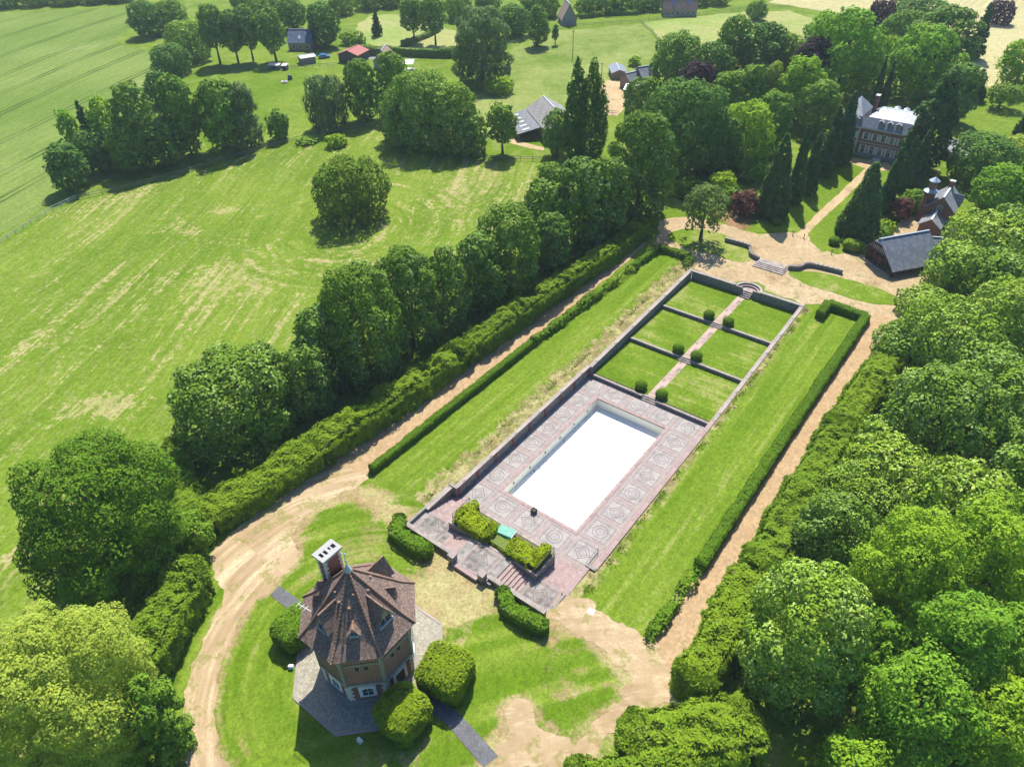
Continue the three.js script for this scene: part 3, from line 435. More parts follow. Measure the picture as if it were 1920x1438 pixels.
// asphalt strips of the dovecote
const tAsph = tex(256, 256, [0, 0, 6, 6], (x, z) => times([0.13, 0.13, 0.135], 1 + 0.25 * n2(x * 12, z * 12) + 0.15 * n2(x * 2, z * 2)), true);
structure('asphalt_path', sheetG([[-17, 42.4], [-8.6, 42.1], [-8.6, 43.8], [-16.8, 43.9]], 0.06, [0, 0, 6, 6]), gmat(tAsph));
structure('asphalt_path', sheetG([[6.6, 41.4], [11, 41.3], [16.6, 42.2], [16.1, 43.9], [10.4, 42.9], [6.6, 43]], 0.06, [0, 0, 6, 6]), gmat(tAsph));

// ---------- foliage ----------
// a leaf's colour is shared between what it reflects and what it lets through
const leafMat = (c, through = 0.4) => new THREE.MeshPhysicalMaterial({ color: lin(c), vertexColors: true, roughness: 0.9, metalness: 0, transmission: through, thickness: 0, side: THREE.DoubleSide, specularIntensity: 0.12 });
const barkT = tex(128, 256, [0, 0, 1, 2], (x, y) => times([0.13, 0.1, 0.07], 1 + 0.4 * n2(x * 24, y * 4) + 0.2 * n2(x * 60, y * 20)), true);
const BARK = new THREE.MeshStandardMaterial({ map: barkT, roughness: 1 });
// collects leaves: rhombi bent along their rib
class Leaves {
  constructor(seed) { this.P = []; this.N = []; this.C = []; this.I = []; this.r = rng(seed); }
  add(p, n, dir, len, wid, tone) {
    const sx = n[1] * dir[2] - n[2] * dir[1], sy = n[2] * dir[0] - n[0] * dir[2], sz = n[0] * dir[1] - n[1] * dir[0], q = Math.hypot(sx, sy, sz) || 1, k = this.P.length / 3, b = wid * 0.22;
    const a = sx / q, e = sy / q, c = sz / q, l = len / 2, w = wid / 2;
    this.P.push(p[0] - dir[0] * l, p[1] - dir[1] * l, p[2] - dir[2] * l, p[0] + a * w - n[0] * b, p[1] + e * w - n[1] * b, p[2] + c * w - n[2] * b, p[0] + dir[0] * l, p[1] + dir[1] * l, p[2] + dir[2] * l, p[0] - a * w - n[0] * b, p[1] - e * w - n[1] * b, p[2] - c * w - n[2] * b);
    this.N.push(n[0], n[1], n[2], n[0] + a * 0.4, n[1] + e * 0.4, n[2] + c * 0.4, n[0], n[1], n[2], n[0] - a * 0.4, n[1] - e * 0.4, n[2] - c * 0.4);
    for (let i = 0; i < 4; i++) this.C.push(tone[0], tone[1], tone[2]);
    this.I.push(k, k + 2, k + 1, k, k + 3, k + 2);
  }
  // a leaf that grows out of a surface with normal n
  grow(p, n, size, o) {
    const r = this.r, j = o.wild ?? 0.6; let nx = n[0] + (r() * 2 - 1) * j, ny = n[1] + (r() * 2 - 1) * j + (o.up ?? 0.25), nz = n[2] + (r() * 2 - 1) * j; let q = Math.hypot(nx, ny, nz) || 1; nx /= q; ny /= q; nz /= q;
    let dx = r() * 2 - 1, dy = r() * 2 - 1 - (o.droop ?? 0), dz = r() * 2 - 1; if (o.upright) dy += o.upright; const d = dx * nx + dy * ny + dz * nz; dx -= nx * d; dy -= ny * d; dz -= nz * d; q = Math.hypot(dx, dy, dz) || 1;
    const s = size * (0.7 + 0.6 * r()), v = 0.78 + 0.44 * r(), h = (r() - 0.5) * (o.hue ?? 0.22), f = o.flower && r() < o.flower * clamp(0.5 + 1.2 * n3(p[0] * 0.35, p[1] * 0.35, p[2] * 0.35)) ? 1 : 0;
    this.add(p, [nx, ny, nz], [dx / q, dy / q, dz / q], s * (o.long ?? 1.35), s * (o.thin ?? 0.9), f ? [1.7 * v, 1.45 * v, 4 * v] : [v * (1 + h), v, v * (1 - h)]);
  }
  geo() { const g = new THREE.BufferGeometry(); g.setAttribute('position', new THREE.Float32BufferAttribute(this.P, 3)); g.setAttribute('normal', new THREE.Float32BufferAttribute(this.N, 3)); g.setAttribute('color', new THREE.Float32BufferAttribute(this.C, 3)); g.setAttribute('uv', new THREE.Float32BufferAttribute(new Float32Array(this.P.length / 3 * 2), 2)); g.setIndex(this.I); g.computeBoundingSphere(); return g; }
}
const sph = (r) => { const z = r() * 2 - 1, a = r() * 6.2832, s = Math.sqrt(1 - z * z); return [s * Math.cos(a), z, s * Math.sin(a)]; };
// W width, H height, b where the crown starts, env its outline, nl lobes of size lr (times the half width), n leaves of size ls
const dome = (t) => (t < 0.5 ? 0.8 + 0.2 * Math.sin(t * Math.PI) : Math.sqrt(Math.max(0, 1 - ((t - 0.5) / 0.5) ** 2.2))), egg = (t) => Math.sqrt(Math.max(0, 1 - (2 * (t ** 0.85) - 1) ** 2)), cone = (t) => Math.min(1, 0.7 + t * 4) * (1 - t) ** 0.62, flame = (t) => (t < 0.2 ? 0.62 + t * 1.9 : t < 0.55 ? 1 : Math.max(0, 1 - ((t - 0.55) / 0.45) ** 1.5));
const KIND = {
  linden: { W: 11, H: 18, b: 0.03, env: dome, bunch: 0.5, nl: 70, lr: 0.27, n: 11000, ls: 0.44, jit: 0.07, up: 0.15, flower: 0.4 },
  broad: { W: 11, H: 15, b: 0.1, env: egg, nl: 34, lr: 0.36, n: 7000, ls: 0.5, jit: 0.22, up: 0.25 },
  maple: { W: 19, H: 24, b: 0.06, env: egg, nl: 60, lr: 0.27, n: 17000, ls: 0.58, jit: 0.16, up: 0.35 },
  lone: { W: 17, H: 16, b: 0.05, env: egg, nl: 44, lr: 0.3, n: 9000, ls: 0.6, jit: 0.16, up: 0.3 },
  light: { cover: 1.7, bunch: 1.1, W: 11, H: 18, b: 0.1, env: egg, nl: 46, lr: 0.25, n: 9000, ls: 0.46, jit: 0.34, up: 0.35, gaps: 1 },
  silver: { fine: 0.85, W: 13, H: 20, b: 0.06, env: egg, nl: 46, lr: 0.28, n: 15000, ls: 0.36, jit: 0.28, up: 0.45, gaps: 1 },
  tall: { W: 9, H: 18, b: 0.3, env: egg, nl: 26, lr: 0.38, n: 4200, ls: 0.55, jit: 0.3, up: 0.25 },
  willow: { W: 13, H: 18, b: 0.04, env: dome, nl: 34, lr: 0.32, n: 8000, ls: 0.5, jit: 0.22, long: 2.6, thin: 0.55, droop: 1.6, up: 0.1 },
  poplar: { W: 5, H: 25, b: 0.05, env: flame, nl: 60, lr: 0.45, n: 6000, ls: 0.5, jit: 0.15, upright: 1.2 },
  copper: { W: 11, H: 17, b: 0.1, env: egg, nl: 34, lr: 0.34, n: 5000, ls: 0.55, jit: 0.24 },
  plum: { W: 5, H: 5, b: 0.15, env: egg, nl: 16, lr: 0.4, n: 1800, ls: 0.4, jit: 0.25 },
  cypress: { bunch: 0.3, fine: 0.9, W: 5, H: 16, b: 0.01, env: cone, nl: 130, lr: 0.3, n: 6500, ls: 0.36, jit: 0.07, upright: 1.4, wild: 0.55, up: 0.1 },
  yew: { W: 10, H: 25, b: 0.02, env: flame, nl: 60, lr: 0.34, n: 7000, ls: 0.5, jit: 0.22, upright: 0.4, wild: 0.7 },
  conifer: { W: 6, H: 15, b: 0.04, env: cone, nl: 60, lr: 0.34, n: 4500, ls: 0.45, jit: 0.2, droop: 0.5, flat: 0.5 },
  cedar: { W: 19, H: 24, b: 0.12, env: egg, nl: 34, lr: 0.36, n: 6500, ls: 0.6, jit: 0.3, flat: 0.28, up: 0.8 },
  orchard: { W: 9, H: 10, b: 0.32, env: egg, nl: 20, lr: 0.36, n: 3000, ls: 0.5, jit: 0.25 },
  loose: { cover: 1.1, W: 11, H: 12, b: 0.28, env: egg, nl: 30, lr: 0.24, n: 3400, ls: 0.42, jit: 0.42, gaps: 1, droop: 0.5 },
  sapling: { W: 3, H: 7, b: 0.3, env: egg, nl: 8, lr: 0.4, n: 500, ls: 0.4, jit: 0.3 },
  shrub: { W: 6, H: 5, b: 0.0, env: dome, nl: 26, lr: 0.34, n: 3400, ls: 0.36, jit: 0.16, up: 0.35 },
};
function makeCrown(kind, seed, W, Ht, ls) {
  const K = { ...KIND[kind], W, H: Ht }, near = ls < 0.34, r = rng(seed * 7919 + 13), R = K.W / 2, y0 = K.b * K.H, hh = K.H - y0, lobes = [];
  // the crown's own lean and swelling, so that no two outlines are alike
  const ph = r() * 9, sw = (a, t) => 1 + 0.16 * n2(Math.cos(a) * 1.3 + ph + 20, Math.sin(a) * 1.3 + t * 2.1 + 20);
  for (let i = 0; i < K.nl; i++) {
    const t = (i + 0.5 * r()) / K.nl, a = i * 2.39996 + r() * 0.8, l = K.lr * R * (0.7 + 0.6 * r()) * (kind === 'cypress' || kind === 'poplar' || kind === 'conifer' ? 0.45 + 0.75 * (1 - t) : 1), e = Math.max(0.05, K.env(t) * sw(a, t)) * R, rad = Math.max(0, e - l * 0.75) * (1 - K.jit * r());
    lobes.push([Math.cos(a) * rad, Math.min(y0 + t * hh, K.H - l * (K.flat ?? 0.9)) + (r() - 0.5) * K.jit * hh * 0.22, Math.sin(a) * rad, l, l * (K.flat ?? 0.9) * (kind === 'cypress' || kind === 'poplar' ? 1.9 : 1), a]);
  }
  // inner lobes close the crown round the trunk
  for (let i = 0; i < 7; i++) { const t = 0.14 + i * 0.115, e = K.env(t) * R * 0.62; lobes.push([0, y0 + t * hh, 0, e, Math.max(hh * 0.09, Math.min(e, hh * 0.16)), i * 2.4]); }
  const L = new Leaves(seed * 31 + 7), leafK = (K.long ?? 1.35) * (K.thin ?? 0.9) / 2, size = ls * (K.fine ?? 1), n = Math.min(60000, Math.round((K.cover ?? 2.1) * Math.PI * W * hh * 0.85 / (leafK * size * size)));
  let tot = 0; const acc = lobes.map((b) => (tot += b[3] * b[3]));
  for (let made = 0, tries = 0; made < n && tries < n * 8; tries++) {
    const q = r() * tot; let li = 0; while (acc[li] < q) li++; const b = lobes[li], d = sph(r), out = d[0] * Math.cos(b[5]) + d[2] * Math.sin(b[5]) + d[1] * 0.6;
    if (out < -0.45) continue;
    const depth = r() < 0.82 ? 1 - 0.16 * r() : 0.55 + 0.3 * r(), px = b[0] + d[0] * b[3] * depth, py = b[1] + d[1] * b[4] * depth, pz = b[2] + d[2] * b[3] * depth; if (py < 0.12) continue;
    const bunch = 0.65 * n3(px * 0.8 + seed, py * 0.8, pz * 0.8) + 0.45 * n3(px * 1.9 + seed, py * 1.9, pz * 1.9), outer = depth > 0.8; if (outer && bunch < (K.gaps ? -0.14 : -0.3) && r() < 0.8) continue;
    let buried = false; for (let j = 0; j < lobes.length; j++) { if (j === li) continue; const c = lobes[j], ex = (px - c[0]) / c[3], ey = (py - c[1]) / c[4], ez = (pz - c[2]) / c[3]; if (ex * ex + ey * ey + ez * ez < 0.6) { buried = true; break; } } if (buried && r() < 0.9) continue;
    const push = outer ? (K.bunch ?? 0.75) * bunch : 0; L.grow([px + d[0] * push, py + d[1] * push, pz + d[2] * push], d, size, K); made++;
  }
  // trunk with limbs reaching into the lobes
  const T = [], tr = Math.max(0.12, K.W * 0.028), top = y0 + hh * 0.62, lean = [(r() - 0.5) * 0.05 * K.W, (r() - 0.5) * 0.05 * K.W];
  const at = (f) => [lean[0] * f, f * top, lean[1] * f]; for (let i = 0; i < 4; i++) T.push(tubeG(at(i / 4), at((i + 1.06) / 4), tr * (1.25 - i * 0.27) + (i ? 0 : tr * 0.25), tr * (1.25 - (i + 1) * 0.27), 7));
  const limbs = near ? 9 : 5; for (let i = 0; i < limbs; i++) { const b = lobes[Math.floor((0.15 + 0.8 * i / limbs) * lobes.length)], f = clamp((b[1] / top) * 0.7, 0.25, 0.95); T.push(tubeG(at(f), [b[0] * 0.9, b[1], b[2] * 0.9], tr * 0.42, tr * 0.1, 5)); }
  return { crown: L.geo(), trunk: merge(T) };
}
const GREEN = {
  linden: [[0.217, 0.341, 0.027], [0.241, 0.361, 0.029], [0.185, 0.307, 0.029], [0.15, 0.255, 0.022], [0.125, 0.225, 0.022]], broad: [[0.156, 0.279, 0.029], [0.126, 0.244, 0.036], [0.185, 0.310, 0.032]], maple: [[0.116, 0.225, 0.013]], lone: [[0.149, 0.243, 0.018]],
  light: [[0.254, 0.423, 0.024], [0.212, 0.393, 0.028], [0.288, 0.444, 0.025]], silver: [[0.385, 0.47, 0.06], [0.251, 0.340, 0.099]], tall: [[0.171, 0.287, 0.042]], willow: [[0.166, 0.252, 0.068], [0.149, 0.234, 0.068]], poplar: [[0.108, 0.212, 0.018]],
  copper: [[0.079, 0.050, 0.053], [0.088, 0.054, 0.060]], plum: [[0.158, 0.063, 0.053]], cypress: [[0.061, 0.135, 0.033], [0.070, 0.144, 0.033]], yew: [[0.074, 0.144, 0.030]], conifer: [[0.070, 0.144, 0.033]], cedar: [[0.154, 0.257, 0.045]], orchard: [[0.193, 0.306, 0.030]], loose: [[0.193, 0.279, 0.060]], sapling: [[0.175, 0.306, 0.045]], shrub: [[0.183, 0.311, 0.023], [0.154, 0.272, 0.023], [0.270, 0.408, 0.017]],
};
const through = { linden: 0.16, cypress: 0.12, yew: 0.12, conifer: 0.12, cedar: 0.2, copper: 0.25, light: 0.36, silver: 0.42, loose: 0.4 };
const LEAFM = {}; for (const k in GREEN) LEAFM[k] = GREEN[k].map((c) => leafMat(c, through[k] ?? 0.24));
const VARIANTS = { linden: 4, broad: 5, light: 4, cypress: 3, shrub: 3, tall: 2, copper: 2, conifer: 2, poplar: 2, willow: 2, silver: 2, orchard: 2 };
const CROWNS = {};
const NAMES = { linden: 'linden_tree', broad: 'broadleaf_tree', maple: 'maple_tree', lone: 'meadow_tree', light: 'ash_tree', silver: 'silver_tree', tall: 'tall_tree', willow: 'willow_tree', poplar: 'poplar_tree', copper: 'copper_beech_tree', plum: 'purple_plum_tree', cypress: 'cypress_tree', yew: 'yew_tree', conifer: 'conifer_tree', cedar: 'cedar_tree', orchard: 'orchard_tree', loose: 'open_crowned_tree', sapling: 'sapling_tree', shrub: 'shrub' };
let treeCount = 0;
for (const [kind, x, z, h, w, label, group, tint] of TREES) {
  const i = treeCount++, r = rng(900 + i), dist = Math.hypot(x - 38.5, z - 66.2, 72), K = KIND[kind], WC = [2.6, 4, 6, 8.5, 11.5, 15.5, 20].reduce((a, b) => (Math.abs(Math.log(b / w)) < Math.abs(Math.log(a / w)) ? b : a)), HC = [0.65, 0.95, 1.35, 1.9, 2.7, 3.8, 5].reduce((a, b) => (Math.abs(Math.log(b / (h / w))) < Math.abs(Math.log(a / (h / w))) ? b : a)) * WC, lc = dist < 105 ? 0.27 : dist < 150 ? 0.38 : dist < 210 ? 0.52 : 0.7;
  const v = Math.floor(r() * (lc < 0.3 ? VARIANTS[kind] ?? 1 : 2)), key = [kind, v, WC, HC, lc].join();
  const C = CROWNS[key] ??= makeCrown(kind, 11 + v * 17 + kind.length * 3 + kind.charCodeAt(1) + Math.round(WC * 7), WC, HC, lc);
  const t = thing(NAMES[kind], label, kind === 'shrub' ? 'shrub' : 'tree', [x, H(x, z) - 0.05, z], r() * 6.28, group || undefined);
  t.scale.set(w / WC, h / HC, w / WC);
  const ms = LEAFM[kind]; mesh('trunk', C.trunk, BARK, t); mesh('crown', C.crown, ms[tint ?? Math.floor(r() * ms.length)], t);
}
// hedges: leaves over a rounded block that follows a line, round a core of twigs
const TWIG = mat([0.12, 0.16, 0.03], { roughness: 1 });
function hedge(name, label, group, path, width, height, o) {
  const y00 = o.y ?? H(path[0][0], path[0][1]), t = thing(name, label, 'hedge', [path[0][0], y00, path[0][1]], 0, group), L = new Leaves(o.seed), r = L.r, core = [];
  const gy = (x, z) => (o.y !== undefined ? o.y : H(x, z)), ox = path[0][0], oz = path[0][1];
  const segs = []; let total = 0; for (let i = 0; i + 1 < path.length; i++) { const a = path[i], b = path[i + 1], l = Math.hypot(b[0] - a[0], b[1] - a[1]); segs.push([a, b, l]); total += l; }
  const per = width + 2 * height, n = Math.round((total * per + 2 * width * height) * o.density), amp = o.amp ?? 0.25, f = o.freq ?? 0.5;
  for (let k = 0; k < n; k++) {
    let s = r() * (total + width) - width / 2, sg = segs[0]; let q = clamp(s, 0, total - 1e-6); for (const g of segs) { if (q <= g[2]) { sg = g; break; } q -= g[2]; }
    const [a, b, l] = sg, ux = (b[0] - a[0]) / l, uz = (b[1] - a[1]) / l, vx = -uz, vz = ux; let c = r() * per, off, y, n0;
    if (c < height) { off = -1; y = c; n0 = [-vx, 0.1, -vz]; } else if (c < height + width) { off = (c - height) / width * 2 - 1; const q2 = clamp((Math.abs(off) - 0.45) / 0.55); y = height * (1 - (o.round ?? 0.06) * q2 * q2); n0 = [vx * off * q2 * 0.9, 1, vz * off * q2 * 0.9]; } else { off = 1; y = c - height - width; n0 = [vx, 0.1, vz]; }
    let e = 0; if (s < 0 || s > total) { e = s < 0 ? -1 : 1; off = r() * 2 - 1; if (r() < 0.5) y = r() * height; else { y = height; e *= Math.sqrt(r()); } n0 = [n0[0] * 0.3 + ux * e, n0[1], n0[2] * 0.3 + uz * e]; }
    const rw = width / 2, edge = Math.abs(off) > 0.7 && y > height * 0.82 ? 0.9 : 1, x0 = a[0] + ux * (q + e * rw * 0.9 * Math.sqrt(1 - off * off * 0.8)) + vx * off * rw, z0 = a[1] + uz * (q + e * rw * 0.9 * Math.sqrt(1 - off * off * 0.8)) + vz * off * rw;
    const big = n3(x0 * f * 0.35, y * f * 0.35, z0 * f * 0.35 + o.seed), mid = n3(x0 * f * 1.6, y * f * 1.6, z0 * f * 1.6), m = amp * (1.0 * big + 1.1 * mid) - 0.14 * r() * (o.shag ?? 1); if (o.gaps && n2((x0 + z0) * 0.55, o.seed) < o.gaps && r() < 0.85) continue;
    const nl = Math.hypot(...n0), px = x0 + n0[0] / nl * m, py = Math.max(0.04, y * edge + n0[1] / nl * m + (y > 0.6 * height ? amp * 0.9 * big : 0)), pz = z0 + n0[2] / nl * m;
    L.grow([px - ox, py + gy(x0, z0) - y00, pz - oz], [n0[0] / nl, n0[1] / nl, n0[2] / nl], o.leaf, o);
  }
  if (!o.gaps) for (const [a, b] of segs) { const ya = gy(a[0], a[1]) - y00, yb = gy(b[0], b[1]) - y00, hh = height * (o.core ?? 0.82) * 0.5; const ex = width * 0.32 / Math.hypot(b[0] - a[0], b[1] - a[1]), ax = a[0] - (b[0] - a[0]) * ex - ox, az = a[1] - (b[1] - a[1]) * ex - oz, bx = b[0] + (b[0] - a[0]) * ex - ox, bz = b[1] + (b[1] - a[1]) * ex - oz; core.push(barG([ax, ya + hh, az], [bx, yb + hh, bz], width * (o.core ?? 0.82), hh * 2)); }
  if (core.length) mesh('twig_core', merge(core), TWIG, t); mesh('foliage', L.geo(), o.mat, t); return t;
}
const HORN = [leafMat([0.24, 0.36, 0.02], 0.4), leafMat([0.21, 0.33, 0.02], 0.4)], BOX = leafMat([0.136, 0.256, 0.012], 0.35), YELLOWBOX = leafMat([0.320, 0.412, 0.011], 0.4);
const bigH = (seed, m = 0) => ({ seed, density: 72, leaf: 0.29, amp: 0.5, freq: 0.8, mat: HORN[m], up: 0.45, wild: 0.7, upright: 0.4, long: 1.7, thin: 0.65, shag: 2.4, core: 0.5, round: 0.2 });
const HG = 'tall hornbeam hedges along the walks';
hedge('hornbeam_hedge', 'tall hornbeam hedge piece left of the walk, nearest the dovecote drive', HG, [[-31.8, 41.5], [-30.6, 33], [-30.2, 25.6]], 5, 3.6, bigH(1));
hedge('hornbeam_hedge', 'long tall hornbeam hedge piece left of the walk, second from the dovecote drive', HG, [[-30.3, 23.6], [-29.6, 10], [-28.9, -5]], 4.6, 3.8, bigH(2));
hedge('hornbeam_hedge', 'tall hornbeam hedge piece left of the walk, third from the dovecote drive', HG, [[-28.9, -6.2], [-28, -20], [-27.2, -33]], 4.3, 3.8, bigH(3, 1));
hedge('hornbeam_hedge', 'tall hornbeam hedge piece left of the walk, farthest, ending at the mansion drive', HG, [[-27.2, -34.5], [-26.2, -48], [-25.6, -61]], 4.2, 3.7, bigH(4));
hedge('hornbeam_hedge', 'shaded hedge running behind the first linden beside the big maple', HG, [[-46, 37], [-38.5, 40.5], [-33.5, 43]], 3.6, 3.6, bigH(5, 1));
hedge('hornbeam_hedge', 'thick clipped hedge block between the big maple and the lower left drive', HG, [[-24.2, 49.8], [-19.2, 58.4]], 5.4, 4.8, bigH(6, 1));
hedge('hornbeam_hedge', 'rounded near end piece of the hedge right of the wood walk', HG, [[28.6, 24], [28.5, 15], [28.6, 9]], 4.6, 4.4, bigH(7));
hedge('hornbeam_hedge', 'middle piece of the hedge right of the wood walk, before the domed lindens', HG, [[28.6, 6], [28.5, -8], [28.2, -22]], 5, 4.4, bigH(8, 1));
hedge('hornbeam_hedge', 'far piece of the hedge right of the wood walk, toward the half timbered barn', HG, [[28.2, -23.5], [28.8, -40], [31, -58]], 5, 4.4, bigH(9));
hedge('hornbeam_hedge', 'wide hedge block at the bottom edge below the sandy clearing', HG, [[28.2, 33.6], [34, 27.4]], 6.4, 4.6, bigH(10));
hedge('hornbeam_hedge', 'second hedge block at the bottom edge, left of the wide one', HG, [[25.6, 40.5], [31, 35.8]], 5, 4.2, bigH(11, 1));
const lowH = (seed, extra = {}) => ({ seed, density: 120, leaf: 0.17, amp: 0.1, freq: 1.2, mat: BOX, up: 0.3, wild: 0.6, core: 0.78, ...extra });
const LG = 'low clipped box hedges framing the long lawns';
hedge('box_hedge', 'low clipped hedge along the left long lawn, solid near half', LG, [[-22.4, 21.6], [-22.1, -16]], 1.25, 1.25, lowH(21));
hedge('box_hedge', 'gappy low hedge along the far half of the left long lawn, turning at its end', LG, [[-22, -17], [-20.8, -36], [-19.6, -57], [-12.2, -57], [-11.8, -53.6]], 1.4, 1.3, lowH(22, { gaps: -0.28, amp: 0.3, leaf: 0.26, density: 60 }));
hedge('box_hedge', 'low clipped hedge along the right long lawn with a hooked far end', LG, [[22.2, 9], [22, -20], [22.3, -55], [15.6, -55.4], [15.6, -51.6]], 1.6, 1.5, lowH(23));
hedge('box_hedge', 'gappy clumps ending the low hedge of the right long lawn near the sandy clearing', LG, [[22.1, 21.8], [22.2, 10]], 1.4, 1.2, lowH(24, { gaps: -0.05, amp: 0.3, leaf: 0.26, density: 60 }));
hedge('box_hedge', 'wavy clipped hedge in front of the left stair parapet', LG, [[-12.2, 26.6], [-11, 28.4], [-8.4, 28.5], [-6, 28.2]], 1.9, 1.7, lowH(25, { amp: 0.2, density: 60, leaf: 0.24 }));
hedge('box_hedge', 'wavy clipped hedge in front of the right stair parapet', LG, [[5.6, 27.4], [7.4, 28.6], [10, 28.6], [11.8, 28.2]], 1.8, 1.7, lowH(26, { amp: 0.2, density: 60, leaf: 0.24 }));
const PG = 'golden hedges on the raised bed above the pool';
const gold = (seed, y) => ({ seed, y, density: 95, leaf: 0.2, amp: 0.2, freq: 1, mat: YELLOWBOX, up: 0.4, core: 0.7, upright: 0.1 });
hedge('planter_hedge', 'thick golden hedge at the left end of the raised bed', PG, [[-5.4, 21.2], [-1.9, 21.3]], 2.9, 1.4, gold(31, 2.2));
hedge('planter_hedge', 'golden hedge return beside the left flight of stairs', PG, [[-6, 20.4], [-5.7, 19.2]], 1.5, 1.2, gold(32, 2.2));
hedge('planter_hedge', 'thin low golden hedge just in front of the green covered table', PG, [[-0.6, 21.5], [2.6, 21.5]], 2.0, 0.7, gold(33, 2.2));
hedge('planter_hedge', 'golden hedge at the right end of the raised bed', PG, [[2.9, 21.2], [5.6, 21.1]], 2.8, 1.05, gold(34, 2.2));
hedge('planter_hedge', 'golden hedge return behind the right iron railing', PG, [[5.9, 20.6], [5.9, 19.2]], 1.5, 1.1, gold(35, 2.2));
// clipped solid shrubs
function clipped(name, label, group, x, y, z, rx, ry, rz, pw, o) {
  const t = thing(name, label, 'bush', [x, y, z], o.turn ?? 0, group), L = new Leaves(o.seed), r = L.r, n = Math.round(12 * (rx * rz + ry * rx + ry * rz) * (o.density ?? 14)), P = (v) => Math.sign(v) * Math.abs(v) ** pw;
  for (let k = 0; k < n; k++) { const d = sph(r), s = 1 / (Math.abs(d[0]) ** (2 / pw) + Math.abs(d[1]) ** (2 / pw) + Math.abs(d[2]) ** (2 / pw)) ** (pw / 2), m = 1 + (o.amp ?? 0.05) * n3(d[0] * 4 + o.seed, d[1] * 4, d[2] * 4) - 0.04 * r(); const p = [d[0] * s * rx * m, ry * 0.92 + d[1] * s * ry * m, d[2] * s * rz * m]; if (p[1] < 0.03) continue; const q = [d[0] / rx, d[1] / ry, d[2] / rz], l = Math.hypot(...q); L.grow(p, [q[0] / l, q[1] / l, q[2] / l], o.leaf, o); }
  const c = new THREE.SphereGeometry(1, 20, 12), a = c.attributes.position; for (let i = 0; i < a.count; i++) { const d = [a.getX(i), a.getY(i), a.getZ(i)], s = 0.9 / (Math.abs(d[0]) ** (2 / pw) + Math.abs(d[1]) ** (2 / pw) + Math.abs(d[2]) ** (2 / pw)) ** (pw / 2); a.setXYZ(i, d[0] * s * rx, Math.max(0.01, ry * 0.92 + d[1] * s * ry), d[2] * s * rz); } c.computeVertexNormals();
  mesh('twig_core', c, TWIG, t); mesh('foliage', L.geo(), o.mat, t); return t;
}
const DGM = leafMat([0.232, 0.330, 0.013], 0.4);
clipped('clipped_bush', 'square clipped bush at the right of the dovecote, the farther of two', 'clipped bushes of the dovecote', 7.4, 2.2, 39.4, 2.6, 2.0, 2.5, 0.34, { seed: 41, leaf: 0.26, amp: 0.05, mat: DGM, density: 30, turn: 0.25 });
clipped('clipped_bush', 'clipped bush at the lower right of the dovecote, partly in its shadow', 'clipped bushes of the dovecote', 6.8, 2.2, 45.2, 2.4, 1.9, 2.4, 0.45, { seed: 42, leaf: 0.28, amp: 0.1, mat: DGM, density: 30 });
clipped('clipped_bush', 'clipped bush at the left of the dovecote', 'clipped bushes of the dovecote', -9.9, 2.2, 45.4, 2.1, 1.6, 2.4, 0.55, { seed: 43, leaf: 0.26, amp: 0.08, mat: BOX, density: 30 });
[[-1.1, 1.65, -42.3, 'left box ball at the farthest step of the garden path'], [2.7, 1.65, -42.2, 'right box ball at the farthest step of the garden path'], [-1.1, 1.1, -30.4, 'left box ball at the middle step of the garden path'], [2.4, 1.1, -30.2, 'right box ball at the middle step of the garden path'], [-1.5, 0.55, -18.3, 'left box ball at the step above the pool'], [2.3, 0.55, -18.2, 'right box ball at the step above the pool']].forEach(([x, y, z, l], i) => clipped('box_ball', l, 'box balls flanking the garden path', x, y, z, 1.0, 0.74, 1.0, 0.95, { seed: 50 + i, leaf: 0.16, amp: 0.03, mat: BOX, density: 70 }));
clipped('box_ball', 'small dark box ball on the right avenue lawn near the drive', 'box balls by the avenue', 8.7, 3.5, -79.6, 1.1, 0.8, 1.1, 0.9, { seed: 61, leaf: 0.22, mat: BOX, density: 40 });
clipped('box_ball', 'small box ball on the shaded left avenue lawn', 'box balls by the avenue', -4.2, 3.5, -81.5, 1, 0.7, 1, 0.9, { seed: 62, leaf: 0.22, mat: BOX, density: 40 });
clipped('box_ball', 'wide rounded bush at the left corner of the half timbered barn', 'box balls by the avenue', 12.6, 3.5, -79.2, 2, 1.1, 1.4, 0.7, { seed: 63, leaf: 0.24, mat: HORN[0], density: 40 });

// ---------- masonry materials (uv in metres) ----------
const mtex = (w, h, sx, sy, fn) => { const t = tex(w, h, [0, 0, sx, sy], fn, true); t.repeat.set(1 / sx, 1 / sy); return t; };
const wrapn = (x, z, s, f) => { const w = clamp(Math.min(x, s - x, z, s - z) * 2); return n2(x * f, z * f) * w; };
const smat = (t, o = {}) => new THREE.MeshStandardMaterial({ map: t, roughness: 0.92, metalness: 0, ...o });
const tRubble = mtex(512, 512, 4, 4, (x, y) => { const r = Math.floor(y / 0.2), o = h2(r, 3) * 0.3, c = Math.floor((x + o) / 0.36), k = h2(c * 7, r), fx = ((x + o) / 0.36) % 1, fy = (y / 0.2) % 1, j = fx < 0.08 || fy < 0.12 ? 0.7 : 1; return times(mix3([0.3, 0.27, 0.23], [0.2, 0.19, 0.17], 0.5 + 0.5 * k), j * (1 + 0.2 * n2(x * 22, y * 22))); });
const tCoping = mtex(512, 512, 6, 6, (x, y) => times(mix3([0.36, 0.3, 0.265], [0.2, 0.17, 0.15], clamp(0.4 + 1.2 * wrapn(x, y, 6, 1.7) + 0.4 * n2(x * 9, y * 9))), 1 + 0.15 * n2(x * 25, y * 25)));
